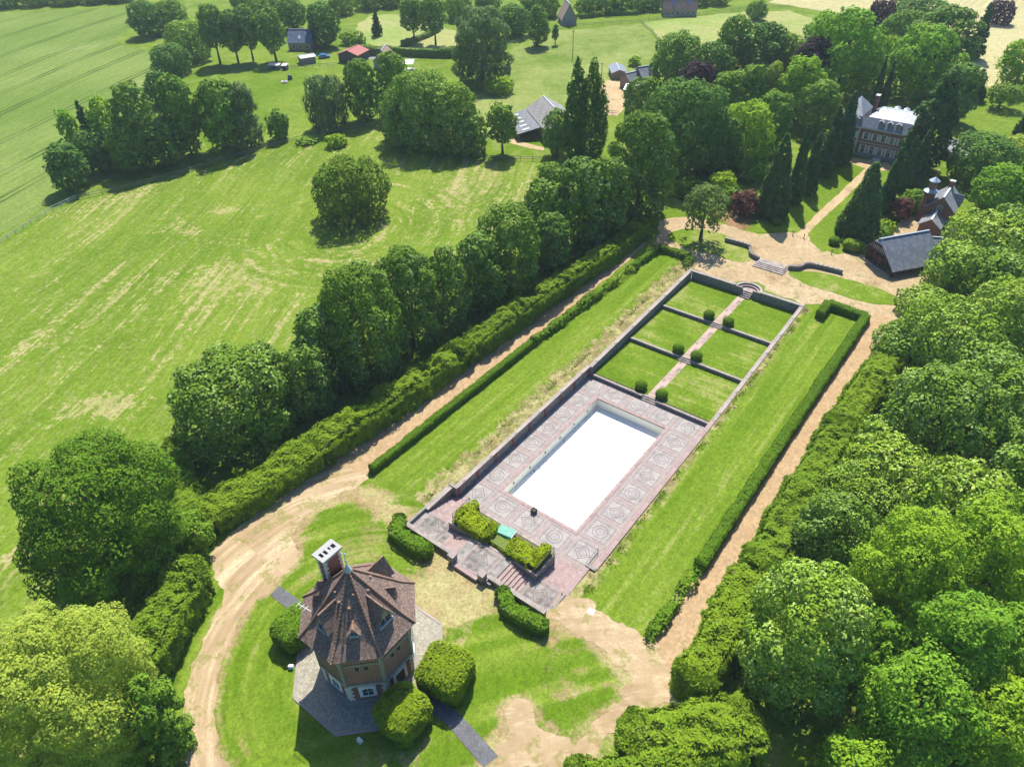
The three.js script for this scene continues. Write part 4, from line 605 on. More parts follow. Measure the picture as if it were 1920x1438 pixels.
const tPink = mtex(512, 512, 4, 4, (x, y) => { const r = Math.floor(y / 0.1), c = Math.floor((x + (r % 2) * 0.11) / 0.22), k = h2(c, r * 3); return times(mix3([0.36, 0.26, 0.235], [0.28, 0.2, 0.18], 0.5 + 0.5 * k), 1 + 0.18 * wrapn(x, y, 4, 2.3) + 0.12 * n2(x * 30, y * 30)); });
const tMosaic = mtex(512, 512, 6, 6, (x, y) => { const k = n2(x * 14, y * 14) * 0.5 + n2(x * 30, y * 30) * 0.5; return times(mix3([0.36, 0.33, 0.3], [0.215, 0.2, 0.19], clamp(0.42 + 0.35 * wrapn(x, y, 6, 0.9) + 0.4 * wrapn(x, y, 6, 2.7) + 0.35 * k)), 1 + 0.22 * k); });
const tMoss = mtex(512, 512, 6, 6, (x, y) => { const k = n2(x * 14, y * 14) * 0.5 + n2(x * 30, y * 30) * 0.5; return times(mix3([0.3, 0.27, 0.24], [0.12, 0.12, 0.105], clamp(0.5 + 0.5 * wrapn(x, y, 6, 0.9) + 0.6 * wrapn(x, y, 6, 2.2) + 0.5 * k)), 1 + 0.25 * k); });
const RUBBLE = smat(tRubble), COPING = smat(tCoping), PINK = smat(tPink), MOSAIC = smat(tMosaic), MOSSY = smat(tMoss), REDBRICK = smat(tPink, { color: lin([0.75, 0.45, 0.4]) });
const IRON = mat([0.03, 0.03, 0.03], { roughness: 0.6, metalness: 0.6 });
const PLASTER = mat([0.83, 0.82, 0.78], { roughness: 0.7 }), POOLWALL = mat([0.8, 0.77, 0.64], { roughness: 0.7 });

// ---------- pool and its terrace ----------
const PX = 6.2, PZ = 12.5;
{
  const shape = new THREE.Shape([[-11, -16.6], [11.4, -16.6], [11.4, 17.3], [7, 17.3], [7, 18.7], [-7.1, 18.7], [-7.1, 17.3], [-11, 17.3]].map((p) => new THREE.Vector2(p[0], -p[1]))); shape.holes.push(new THREE.Path([[-PX, -PZ], [PX, -PZ], [PX, PZ], [-PX, PZ]].map((p) => new THREE.Vector2(p[0], -p[1]))));
  const g = new THREE.ExtrudeGeometry(shape, { depth: 0.25, bevelEnabled: false }); g.rotateX(-Math.PI / 2); g.translate(0, -0.25, 0);
  const terrace = structure('pool_terrace', g, smat(tMosaic, { color: lin([0.92, 0.83, 0.81]) }));
  structure('garden_subsoil', merge([boxG(-11.6, -0.6, -53.6, 12.1, -0.42, -13.1), boxG(-11.6, -0.6, 13.1, 11, -0.42, 26.3), boxG(-11.6, -0.6, -13.1, -6.6, -0.42, 13.1), boxG(6.6, -0.6, -13.1, 12.1, -0.42, 13.1)]), mat([0.16, 0.12, 0.08]));
  // brick framed mosaic panels, circles and diamonds by turns
  const base = boxG(-2.02, 0, -2.02, 2.02, 0.012, 2.02), frameAt = (a, w, y) => merge([boxG(-a, 0.012, -a, a, y, -a + w), boxG(-a, 0.012, a - w, a, y, a), boxG(-a, 0.012, -a + w, -a + w, y, a - w), boxG(a - w, 0.012, -a + w, a, y, a - w)]);
  const band = frameAt(2.0, 0.15, 0.016), frame = merge([frameAt(1.52, 0.07, 0.02), frameAt(1.7, 0.045, 0.02)]), ring = (a, b) => { const s = new THREE.Shape().absarc(0, 0, b, 0, Math.PI * 2); s.holes.push(new THREE.Path().absarc(0, 0, a, 0, Math.PI * 2)); const q = new THREE.ExtrudeGeometry(s, { depth: 0.01, bevelEnabled: false, curveSegments: 20 }); q.rotateX(-Math.PI / 2); q.translate(0, 0.012, 0); return q; };
  const rings = merge([ring(1.0, 1.07), ring(0.57, 0.62)]), dia = merge([frameAt(0.84, 0.07, 0.022), frameAt(0.5, 0.06, 0.022)]); dia.rotateY(Math.PI / 4);
  const INLAY = smat(tPink, { color: lin([0.56, 0.42, 0.4]) });
  const panel = (x, y, z, kind, parent, m) => { const p = mesh('mosaic_panel', base, m, parent); p.position.set(x, y, z); p.rotation.y = (Math.round(x * 7 + z * 3) % 4) * Math.PI / 2; mesh('brick_band', band, PINK, p); mesh('brick_frame', frame, INLAY, p); mesh(kind ? 'ring_inlay' : 'diamond_inlay', kind ? rings : dia, INLAY, p); };
  for (let i = 0; i < 5; i++) for (let j = 0; j < 8; j++) if (i === 0 || i === 4 || j === 0 || j === 7) panel(i === 0 ? -8.6 : i === 4 ? 8.85 : -8.6 + i * 4.36, 0, j === 0 ? -14.6 : j === 7 ? 14.95 : -14.6 + j * 4.22, (i + j) % 2 === 0, terrace, MOSAIC);
  const pool = thing('swimming_pool', 'empty white rectangular swimming pool in a brick paved terrace', 'pool', [0, 0, 0]), D = 1.75;
  mesh('pool_floor', boxG(-PX, -D - 0.2, -PZ, PX, -D, PZ), PLASTER, pool);
  for (const [a, b, c, d] of [[-PX - 0.25, -PZ - 0.25, -PX, PZ + 0.25], [PX, -PZ - 0.25, PX + 0.25, PZ + 0.25], [-PX, -PZ - 0.25, PX, -PZ], [-PX, PZ, PX, PZ + 0.25]]) mesh('pool_wall', boxG(a, -D - 0.2, b, c, -0.26, d), POOLWALL, pool);
  for (const [a, b, c, d] of [[-PX - 0.5, -PZ - 0.5, -PX + 0.06, PZ + 0.5], [PX - 0.06, -PZ - 0.5, PX + 0.5, PZ + 0.5], [-PX + 0.06, -PZ - 0.5, PX - 0.06, -PZ + 0.06], [-PX + 0.06, PZ - 0.06, PX - 0.06, PZ + 0.5]]) mesh('brick_coping', boxG(a, -0.02, b, c, 0.05, d), PINK, pool);
  mesh('tile_band', boxG(-PX + 0.001, -0.26, -PZ, -PX + 0.02, -0.02, PZ), mat([0.74, 0.72, 0.6]), pool);
  const lampR = new THREE.CylinderGeometry(0.2, 0.2, 0.06, 14); lampR.rotateZ(Math.PI / 2); const glassR = new THREE.CylinderGeometry(0.14, 0.14, 0.05, 12); glassR.rotateZ(Math.PI / 2);
  for (let i = 0; i < 6; i++) { const l = mesh('pool_lamp', lampR, mat([0.3, 0.32, 0.3]), pool); l.position.set(-PX + 0.03, -0.75, -9.6 + i * 3.9); const q = mesh('lens', glassR, mat([0.06, 0.08, 0.08], { roughness: 0.2 }), l); q.position.x = 0.02; }
  const r = rng(4), leaf = new THREE.CircleGeometry(0.11, 5); leaf.rotateX(-Math.PI / 2); const leaves = []; for (let i = 0; i < 90; i++) { const q = leaf.clone(); q.scale(0.5 + r(), 1, 0.4 + 0.8 * r()); q.rotateY(r() * 6); const edge = r() < 0.5; q.translate(edge ? -PX + 0.1 + r() * r() * 2.6 : (r() * 2 - 1) * 6, 0.008 + 0.01 * r(), (r() * 2 - 1) * 12); q.translate(0, -D, 0); leaves.push(q); }
  const deb = mesh('fallen_leaves', merge(leaves), mat([0.12, 0.1, 0.05]), pool); deb.userData.kind = 'stuff';
  const crate = thing('planter_box', 'small dark square box at the near edge of the empty pool', 'box', [-0.2, 0.05, 13.2]); mesh('box_body', merge([boxG(-0.33, 0, -0.33, 0.33, 0.6, -0.25), boxG(-0.33, 0, 0.25, 0.33, 0.6, 0.33), boxG(-0.33, 0, -0.25, -0.25, 0.6, 0.25), boxG(0.25, 0, -0.25, 0.33, 0.6, 0.25)]), mat([0.05, 0.045, 0.04]), crate); mesh('soil', boxG(-0.25, 0, -0.25, 0.25, 0.5, 0.25), mat([0.07, 0.06, 0.04]), crate);

  // ---------- terraced garden beds ----------
  const RP = [-12, -55, 13, -16];
  const tPanel = tex(1024, 1024, RP, (x, z) => { const st = 0.5 * n2(x * 0.1, z * 1.6) + 0.35 * n2(x * 0.3, z * 3.6), v = fbm(x * 0.22, z * 0.22, 3), f = n2(x * 2.2, z * 2.2) * 0.6 + n2(x * 6, z * 6) * 0.4; return times(mix3(mix3(GRASS, GRASS_PALE, clamp(0.35 + 0.5 * st + 0.7 * v)), STRAW, clamp(0.4 * sstep(0.2, 0.75, v + 0.5 * st + 0.35 * f))), blade(x, z)); });
  const PANEL = gmat(tPanel), uvR = (g) => { const a = g.attributes.position, u = g.attributes.uv; for (let i = 0; i < a.count; i++) u.setXY(i, (a.getX(i) - RP[0]) / (RP[2] - RP[0]), (a.getZ(i) - RP[1]) / (RP[3] - RP[1])); return g; };
  const rows = [[-17.3, -28.9, 0.55], [-29.4, -40.9, 1.1], [-41.4, -53, 1.65]];
  rows.forEach(([z1, z0, y]) => {
    structure('lawn_panel', uvR(boxG(-9.9, y - 0.5, z0, 0.2, y, z1)), PANEL); structure('lawn_panel', uvR(boxG(1.6, y - 0.5, z0, 11.6, y, z1)), PANEL);
    structure('garden_path', boxG(0.2, y - 0.5, z0, 1.6, y + 0.01, z1), smat(tCoping, { color: lin([1.15, 1.0, 0.92]) }));
  });
  // low walls between the levels, each with its coping and steps at the path
  const level = ['above the pool', 'between the first and second lawn', 'between the second and third lawn'];
  [[-16.85, 0, 0.55], [-29.15, 0.55, 1.1], [-41.15, 1.1, 1.65]].forEach(([z, ya, yb], i) => {
    for (const [x0, x1, s] of [[-9.9, -0.35, 'left'], [2.15, 11.6, 'right']]) { const t = thing('terrace_wall', s + ' low stone wall ' + level[i], 'wall', [(x0 + x1) / 2, ya, z], 0, 'low terrace walls'), w = (x1 - x0) / 2; mesh('masonry', boxG(-w, -0.3, -0.22, w, yb - ya, 0.2), RUBBLE, t); mesh('coping', boxG(-w, yb - ya, -0.2, w, yb - ya + 0.08, 0.26), COPING, t); }
    const s = thing('garden_steps', 'three stone steps on the garden path ' + level[i], 'steps', [0.9, ya, z], 0, 'garden path steps'); for (let k = 0; k < 3; k++) mesh('step', boxG(-1.25, -0.2, -0.45 + (2 - k) * 0.32 - 0.32, 1.25, (yb - ya) * (k + 1) / 3 - 0.004 * (k === 2), 0.19 + (2 - k) * 0.32 - 0.32), COPING, s);
  });
  // iron fence on the wall above the pool
  for (const [x0, x1, s] of [[-9.7, -0.6, 'left'], [2.3, 11.4, 'right']]) { const t = thing('iron_fence', 'thin black iron fence on the wall above the pool, ' + s + ' of the path', 'fence', [x0, 0.55, -17.05], 0, 'thin iron fences above the pool'), L = x1 - x0; for (const y of [0.25, 0.85]) mesh('rail', tubeG([0, y, 0], [L, y, 0], 0.016, 0.016, 4), IRON, t); const n = Math.round(L / 0.9); for (let k = 0; k <= n; k++) mesh('post', tubeG([k * L / n, 0.1, 0], [k * L / n, 0.92, 0], 0.016, 0.016, 4), IRON, t); }
  const sign = thing('gate_post', 'dark upright post beside the steps above the pool', 'post', [1.75, 0.55, -17.4]); mesh('post', boxG(-0.05, 0, -0.05, 0.05, 1.15, 0.05), IRON, sign); mesh('cap', boxG(-0.07, 1.15, -0.07, 0.07, 1.2, 0.07), IRON, sign);
  // retaining walls: a sloping prism between two ends
  const slopeWall = (x0, x1, za, ya, zb, yb, yl) => { const q = [[x0, za], [x1, za], [x1, zb], [x0, zb]]; return merge([plateG([[x0, ya, za], [x1, ya, za], [x1, yb, zb], [x0, yb, zb]]), plateG([[x1, yl, za], [x1, yl, zb], [x1, yb, zb], [x1, ya, za]].reverse()), plateG([[x0, yl, za], [x0, yl, zb], [x0, yb, zb], [x0, ya, za]]), plateG([[x0, yl, za], [x1, yl, za], [x1, ya, za], [x0, ya, za]]), plateG([[x1, yl, zb], [x0, yl, zb], [x0, yb, zb], [x1, yb, zb]])]); };
  const copeG = (x0, x1, za, ya, zb, yb, th = 0.16) => plateG([[x0, ya + th, za], [x1, ya + th, za], [x1, yb + th, zb], [x0, yb + th, zb]], th);
  const lw = thing('retaining_wall', 'long left retaining wall with brick piers beside the pool and lawns', 'wall', [-10.45, 0, 17.2]);
  { const o = 17.2; mesh('masonry', merge([slopeWall(-0.55, 0, 0, 1.55, -34, 1.75, -0.3)]), RUBBLE, lw); mesh('masonry', slopeWall(-0.3, 0.35, -34.03, 1.75, -70.6, 3.15, 0), RUBBLE, lw);
    mesh('coping', copeG(-0.58, 0.05, 0.1, 1.55, -34, 1.75), COPING, lw); mesh('coping', copeG(-0.33, 0.4, -34.02, 1.75, -70.9, 3.15), COPING, lw);
    for (let k = 0; k < 9; k++) mesh('brick_pier', boxG(-0.02, 0, -0.3 - k * 4.15 - 0.28, 0.07, 1.53 + k * 0.024, -0.3 - k * 4.15 + 0.28), REDBRICK, lw); }
  const rw = thing('retaining_wall', 'long right retaining wall with a pale coping beside the pool and lawns', 'wall', [11.6, 0, 17.2]);
  mesh('masonry', slopeWall(0, 0.45, 0, 1.15, -34, 1.5, -0.3), RUBBLE, rw); mesh('masonry', slopeWall(0.05, 0.45, -34.03, 1.5, -70.6, 3.15, 0), RUBBLE, rw); mesh('coping', copeG(-0.1, 0.6, 0.1, 1.15, -34, 1.5), PINK, rw); mesh('coping', copeG(-0.08, 0.6, -34.02, 1.5, -70.9, 3.15), COPING, rw);
  for (const [x0, x1, s] of [[-9.9, -0.95, 'left'], [4.05, 11.6, 'right']]) { const t = thing('retaining_wall', 'far retaining wall of the sunken lawns, ' + s + ' of the round steps', 'wall', [x0, 1.65, -53.25], 0, 'far retaining walls'), L = x1 - x0; mesh('masonry', boxG(0, -0.3, -0.25, L, 1.55, 0.25), RUBBLE, t); mesh('coping', boxG(s === 'left' ? -0.4 : 0, 1.55, -0.36, L + (s === 'left' ? 0 : 0.5), 1.72, 0.33), COPING, t); }
  // round steps down from the drive
  const rs = thing('round_steps', 'half round stone and brick steps at the far end of the garden path', 'steps', [1.55, 1.65, -53.2]);
  [[2.6, 1.58], [2.15, 1.28], [1.7, 0.96]].forEach(([R, y], i, A) => { const s = new THREE.Shape(), q = A[i + 1]?.[0] ?? 0, n = 20; for (let k = 0; k <= n; k++) s[k ? 'lineTo' : 'moveTo'](R * Math.cos(k * Math.PI / n), R * Math.sin(k * Math.PI / n)); if (q) for (let k = n; k >= 0; k--) s.lineTo(q * Math.cos(k * Math.PI / n), q * Math.sin(k * Math.PI / n)); const g = new THREE.ExtrudeGeometry(s, { depth: y + 0.3, bevelEnabled: false }); g.rotateX(-Math.PI / 2); g.translate(0, -0.3, 0); mesh('round_step', g, i % 2 ? PINK : COPING, rs); });
  for (let k = 0; k < 3; k++) mesh('step', boxG(-0.9, -0.2, 0.02 + (2 - k) * 0.36, 0.9, 0.24 * (k + 1), 0.38 + (2 - k) * 0.36), COPING, rs);
  // shadow gap wall strips either side of the round steps
  for (const sx of [-1, 1]) mesh('cheek_wall', boxG(sx * 1.72 - 0.75, -0.2, -0.02, sx * 1.72 + 0.75, 1.55, 0.2), RUBBLE, rs);

  // ---------- double staircase between the dovecote lawn and the pool ----------
  const st = thing('double_staircase', 'double stone and brick staircase descending from the dovecote lawn to the pool', 'stairs', [0, 0, 24]);
  mesh('middle_landing', boxG(-3, -0.3, -1.2, 3.4, 2.2, 3.1), MOSSY, st); mesh('threshold_step', boxG(-2.3, 1.8, 3.12, 1.6, 2.24, 3.6), PINK, st);
  for (const [s, xa] of [[-1, -3], [1, 3.4]]) { const n = 6; for (let k = 0; k < n; k++) { const a = xa + s * k * 0.5, b = a + s * 0.5; mesh('step', boxG(Math.min(a, b), 0, -1.2, Math.max(a, b), 2.2 - (k + 1) * (1 / n) + 0.001, 2.19), s > 0 ? PINK : PINK, st); }
    const l0 = s < 0 ? -11.55 : 6.4, l1 = s < 0 ? -6 : 10.95; mesh('side_landing', boxG(l0, -0.3, -1.8, l1, 1.18, 2.2), MOSSY, st); panel((l0 + l1) / 2, 1.18, 0.15, false, st, MOSSY);
    const f0 = s < 0 ? -11.3 : 7.0, f1 = s < 0 ? -7.1 : 10.75; for (let k = 0; k < 7; k++) mesh('step', boxG(f0, -0.25, -1.8 - (k + 1) * 0.7, f1, 1.18 - (k + 1) * 0.148, -1.8 - k * 0.7), PINK, st); }
  panel(0.2, 2.2, 1.0, false, st, MOSSY);
  mesh('edge_wall', boxG(-11.85, -0.3, -1.68, -11.5, 1.72, 2.45), RUBBLE, st); mesh('edge_wall', boxG(10.9, -0.3, -1.68, 11.2, 1.5, 2.45), RUBBLE, st); mesh('wall_pier', boxG(-11.85, -0.3, -7.05, -10.42, 1.78, -6.65), RUBBLE, st); mesh('wall_pier', boxG(10.72, -0.3, -7.05, 12.1, 1.45, -6.62), RUBBLE, st);
  const bed = thing('raised_bed', 'raised stone planting bed between the two flights of pool stairs', 'planter', [0, 0, 20]); mesh('bed_wall', boxG(-7.1, -0.3, -1.4, 7.0, 2.1, 2.75), RUBBLE, bed); mesh('coping', merge([boxG(-7.2, 2.1, -1.5, 7.1, 2.22, -1.1), boxG(-7.2, 2.1, 2.45, 7.1, 2.22, 2.75), boxG(-7.2, 2.1, -1.1, -6.8, 2.22, 2.45), boxG(6.7, 2.1, -1.1, 7.1, 2.22, 2.45)]), COPING, bed); mesh('soil', boxG(-6.8, 2.0, -1.1, 6.7, 2.17, 2.45), mat([0.11, 0.1, 0.045]), bed);
  // parapets and piers on the dovecote side
  for (const [x0, x1, s] of [[-11.3, -3.1, 'left'], [2.7, 11, 'right']]) { const t = thing('parapet', 'low stone parapet at the top of the pool stairs, ' + s + ' of the entrance', 'wall', [(x0 + x1) / 2, 1.2, 26.4], 0, 'stair parapets'), w = (x1 - x0) / 2; mesh('masonry', boxG(-w, -0.4, -0.22, w, 1.25, 0.2), RUBBLE, t); mesh('coping', boxG(-w - 0.05, 1.25, -0.32, w + 0.05, 1.4, 0.3), COPING, t); }
  for (const [x, s] of [[-2.7, 'left'], [2.05, 'right']]) { const t = thing('stone_pier', 'square stone pier at the ' + s + ' of the stair entrance', 'pier', [x, 2.2, 26.9], 0, 'stair entrance piers'); mesh('shaft', boxG(-0.4, -0.3, -0.4, 0.4, 0.85, 0.4), RUBBLE, t); mesh('capstone', boxG(-0.48, 0.85, -0.48, 0.48, 1.0, 0.48), COPING, t); }
  const sw = thing('stair_wall', 'sloping coped wall left of the left flight of pool stairs', 'wall', [-11.5, 0, 20]); mesh('masonry', boxG(-0.25, -0.3, -2.7, 0.3, 1.48, 2.3), RUBBLE, sw); mesh('coping', boxG(-0.42, 1.48, -2.75, 0.42, 1.64, 2.4), COPING, sw);
  const sr = thing('stair_wall', 'coped pink brick wall right of the right flight of pool stairs', 'wall', [11, 0, 20]); mesh('masonry', boxG(-0.3, -0.3, -2.6, 0.3, 1.2, 2.3), RUBBLE, sr); mesh('coping', boxG(-0.45, 1.2, -2.65, 0.4, 1.34, 2.4), PINK, sr);
  // iron railings
  const railing = (label, a, b, y, h, gap) => { const t = thing('iron_railing', label, 'railing', [a[0], y, a[1]], 0, 'black iron railings of the pool stairs'), L = Math.hypot(b[0] - a[0], b[1] - a[1]), ux = (b[0] - a[0]) / L, uz = (b[1] - a[1]) / L; for (const yy of [0.12, h]) mesh('rail', barG([0, yy, 0], [ux * L, yy, uz * L], 0.05, 0.04), IRON, t); const n = Math.round(L / gap), bar = tubeG([0, 0, 0], [0, h, 0], 0.014, 0.014, 4), post = boxG(-0.03, 0, -0.03, 0.03, h + 0.06, 0.03); for (let k = 0; k <= n; k++) { const m = mesh(k % 8 && k < n ? 'bar' : 'post', k % 8 && k < n ? bar : post, IRON, t); m.position.set(ux * L * k / n, 0, uz * L * k / n); } };
  railing('iron railing on the left side of the raised bed', [-6.95, 18.6], [-6.95, 22], 2.22, 1.05, 0.16); railing('iron railing on the right side of the raised bed', [6.85, 18.6], [6.85, 22.5], 2.22, 1.05, 0.16);
  railing('low iron handrail on the terrace by the left pool stairs', [-10.1, 13.8], [-10.1, 17.2], 0.01, 0.85, 1.7); railing('low iron handrail on the terrace by the right pool stairs', [10.4, 13.8], [10.4, 17.2], 0.01, 0.85, 1.7);
  // garden table under a green cover
  const tb = thing('covered_table', 'table under a turquoise green cover beside the raised bed hedge', 'table', [0.3, 2.17, 19.9], 0.15); for (const [x, z] of [[-0.95, -0.5], [0.95, -0.5], [-0.95, 0.5], [0.95, 0.5]]) mesh('leg', boxG(x - 0.04, 0, z - 0.04, x + 0.04, 0.7, z + 0.04), mat([0.5, 0.5, 0.48]), tb); mesh('table_top', boxG(-1.15, 0.7, -0.7, 1.15, 0.75, 0.7), mat([0.6, 0.6, 0.58]), tb);
  { const g = new THREE.PlaneGeometry(2.5, 1.6, 24, 16); g.rotateX(-Math.PI / 2); const a = g.attributes.position; for (let i = 0; i < a.count; i++) { const x = a.getX(i), z = a.getZ(i), o = Math.max(Math.abs(x) - 1.15, Math.abs(z) - 0.7, 0); a.setXYZ(i, x > 0.9 ? 0.9 + (x - 0.9) * 0.6 : x, 0.77 - o * 2.2 + 0.025 * n2(x * 3, z * 3) + (o ? 0.03 * n2(x * 5, z * 5) : 0), z); } g.computeVertexNormals(); mesh('cover', g, mat([0.07, 0.3, 0.21], { roughness: 0.6, side: THREE.DoubleSide }), tb); }
  // rough weeds along the outer foot of the side walls
  const weeds = new Leaves(99), r2 = weeds.r; for (let k = 0; k < 5200; k++) { const left = r2() < 0.5, z = 21 - r2() * 74, x = left ? -12.4 - r2() * r2() * 2.2 : 12.5 + r2() * r2() * 1.6; if (n2(x * 0.8, z * 0.8) < 0.05) continue; const d = sph(r2); weeds.grow([x, H(x, z) + 0.04 + 0.22 * r2() * (n2(x * 0.5, z * 0.5) > 0.3 ? 1.8 : 0.6), z], [d[0], 0.3, d[2]], 0.2, { upright: 1.2, long: 1.8, thin: 0.5, hue: 0.7, wild: 0.6 }); }
  const wd = mesh(numbered('weeds'), weeds.geo(), leafMat([0.22, 0.26, 0.05]), scene); wd.userData = { kind: 'stuff', label: 'rough weeds growing along the outer foot of the garden walls', category: 'weeds' };
}
const slab = thing('drain_cover', 'small pale square drain cover in the dry grass near the right lawn', 'drain cover', [14.8, H(14.8, 22.4), 22.4], 0.2); mesh('frame', boxG(-0.42, 0, -0.42, 0.42, 0.06, 0.42), mat([0.5, 0.47, 0.42]), slab); mesh('lid', boxG(-0.33, 0.06, -0.33, 0.33, 0.08, 0.33), mat([0.55, 0.54, 0.52]), slab);
// serpentine wall with steps above the garden
{
  const w = (label, pts) => { const t = thing('serpentine_wall', label, 'wall', [pts[0][0], 3.4, pts[0][1]], 0, 'low curved walls above the garden'), c = new THREE.CatmullRomCurve3(pts.map((p) => new THREE.Vector3(p[0] - pts[0][0], 0, p[1] - pts[0][1])), false, 'centripetal').getPoints(26), M = [], C = []; for (let i = 0; i + 1 < c.length; i++) { const a = c[i], b = c[i + 1], e = b.clone().sub(a).setLength(0.12).add(b); M.push(barG([a.x, 0.3, a.z], [e.x, 0.3, e.z], 0.42, 0.9)); C.push(barG([a.x, 0.8, a.z], [e.x, 0.8, e.z], 0.62, 0.12)); } mesh('masonry', merge(M), RUBBLE, t); mesh('coping', merge(C), COPING, t); };
  w('curved low wall left of the broad steps below the drive', [[-10, -68.2], [-4.6, -68], [-4, -66.8], [-3.1, -65.2], [-1.2, -64.4]]); w('curved low wall right of the broad steps below the drive', [[4.9, -64.4], [6.6, -65.4], [7.2, -67], [8.3, -67.9], [13.9, -68.6]]);
  const s = thing('broad_steps', 'broad stone steps between the two curved low walls', 'steps', [1.9, 3.4, -63.2]); for (let k = 0; k < 4; k++) mesh('step', boxG(-3.1 + k * 0.16, -0.2, -1.4, 3.1 - k * 0.16, 0.13 * (k + 1), 1.7 - k * 0.45), COPING, s);
  for (const [x, z, l] of [[0.6, -78.3, 'small post left of the avenue path entrance'], [2.9, -78.5, 'small post right of the avenue path entrance'], [9.8, -75, 'small post at the corner of the right avenue lawn']]) { const t = thing('bollard', l, 'post', [x, 3.5, z], 0, 'small posts of the avenue'); mesh('shaft', tubeG([0, 0, 0], [0, 0.9, 0], 0.09, 0.08, 8), mat([0.09, 0.06, 0.05]), t); mesh('cap', new THREE.SphereGeometry(0.11, 8, 6).translate(0, 0.92, 0), mat([0.09, 0.06, 0.05]), t); }
}

// ---------- buildings ----------
const tTile = mtex(512, 512, 4, 4, (x, y) => { const r = Math.floor(y / 0.166), c = Math.floor((x + (r % 2) * 0.1) / 0.2), k = h2(c * 3, r), fy = (y / 0.1666) % 1, fx = ((x + (r % 2) * 0.1) / 0.2) % 1, li = sstep(0.25, 0.7, n2(x * 7, y * 7) * 0.6 + n2(x * 17, y * 17) * 0.5); return times(mix3(mix3([0.14, 0.088, 0.068], [0.25, 0.168, 0.13], clamp(0.5 + 0.6 * k + 0.4 * wrapn(x, y, 4, 1.1))), [0.4, 0.34, 0.25], li * 0.55), (fy < 0.14 || fx < 0.1 ? 0.6 : 1) * (1 + 0.15 * n2(x * 30, y * 30))); });
const tileBump = bumpTex(512, 512, [0, 0, 4, 4], (x, y) => { const fy = (y / 0.1666) % 1; return 0.75 - 0.6 * fy + 0.1 * n2(x * 12, y * 12); }); tileBump.repeat.set(0.25, 0.25);
const tBrick = mtex(512, 512, 3, 3, (x, y) => { const r = Math.floor(y / 0.075), c = Math.floor((x + (r % 2) * 0.11) / 0.23), k = h2(c, r * 5), j = (y / 0.075) % 1 < 0.16 ? 1.25 : 1; return times(mix3([0.3, 0.12, 0.075], [0.2, 0.085, 0.06], 0.5 + 0.5 * k), j * (1 + 0.15 * wrapn(x, y, 3, 2))); });
const tSlate = mtex(512, 512, 5, 5, (x, y) => { const r = Math.floor(y / 0.25), c = Math.floor((x + (r % 2) * 0.15) / 0.3), k = h2(c * 5, r); return times(mix3([0.12, 0.135, 0.16], [0.2, 0.215, 0.24], clamp(0.5 + 0.5 * k + 0.5 * wrapn(x, y, 5, 1.3))), (y / 0.25) % 1 < 0.1 ? 0.75 : 1 + 0.15 * n2(x * 14, y * 14)); });
const tWood = mtex(256, 256, 2, 2, (x, y) => times([0.3, 0.235, 0.16], 1 + 0.3 * n2(x * 20, y * 3) + 0.15 * n2(x * 50, y * 9)));
const tFlag = mtex(1024, 1024, 8, 8, (x, y) => { const g = 0.267, ix = Math.floor(x / g), iy = Math.floor(y / g); let d1 = 9, d2 = 9, id = 0; for (let a = -1; a < 2; a++) for (let b = -1; b < 2; b++) { const ci = (ix + a + 30) % 30, cj = (iy + b + 30) % 30, px = (ix + a + 0.5 + 0.4 * h2(ci, cj)) * g, py = (iy + b + 0.5 + 0.4 * h2(ci + 99, cj)) * g, d = Math.hypot(x - px, y - py); if (d < d1) { d2 = d1; d1 = d; id = h2(ci * 3, cj + 50); } else if (d < d2) d2 = d; } const j = d2 - d1 < 0.03; return j ? times([0.22, 0.2, 0.13], 1 + 0.3 * n2(x * 9, y * 9)) : times(mix3([0.39, 0.35, 0.27], [0.25, 0.23, 0.18], 0.5 + 0.5 * id), 1 + 0.15 * n2(x * 16, y * 16)); });
const TILE = smat(tTile, { bumpMap: tileBump, bumpScale: 0.03 }), HIP = smat(tTile, { color: lin([1.4, 1.25, 1.05]) }), BRICK = smat(tBrick), SLATE = smat(tSlate, { roughness: 0.5 }), TIMBER = smat(tWood), GREYTIMBER = smat(tWood, { color: lin([0.95, 1.05, 1.05]) }), FLAG = smat(tFlag);
const LIME = mat([0.6, 0.56, 0.48]), WHITE = mat([0.75, 0.74, 0.7]), GLASS = mat([0.02, 0.025, 0.03], { roughness: 0.08 }), DARK = mat([0.015, 0.014, 0.012]), ZINC = mat([0.35, 0.42, 0.48], { roughness: 0.4, metalness: 0.3 }), LEAD = mat([0.3, 0.34, 0.38], { roughness: 0.4, metalness: 0.2 });
const BRICKFILL = smat(tBrick, { color: lin([1.5, 1.35, 1.0]) });
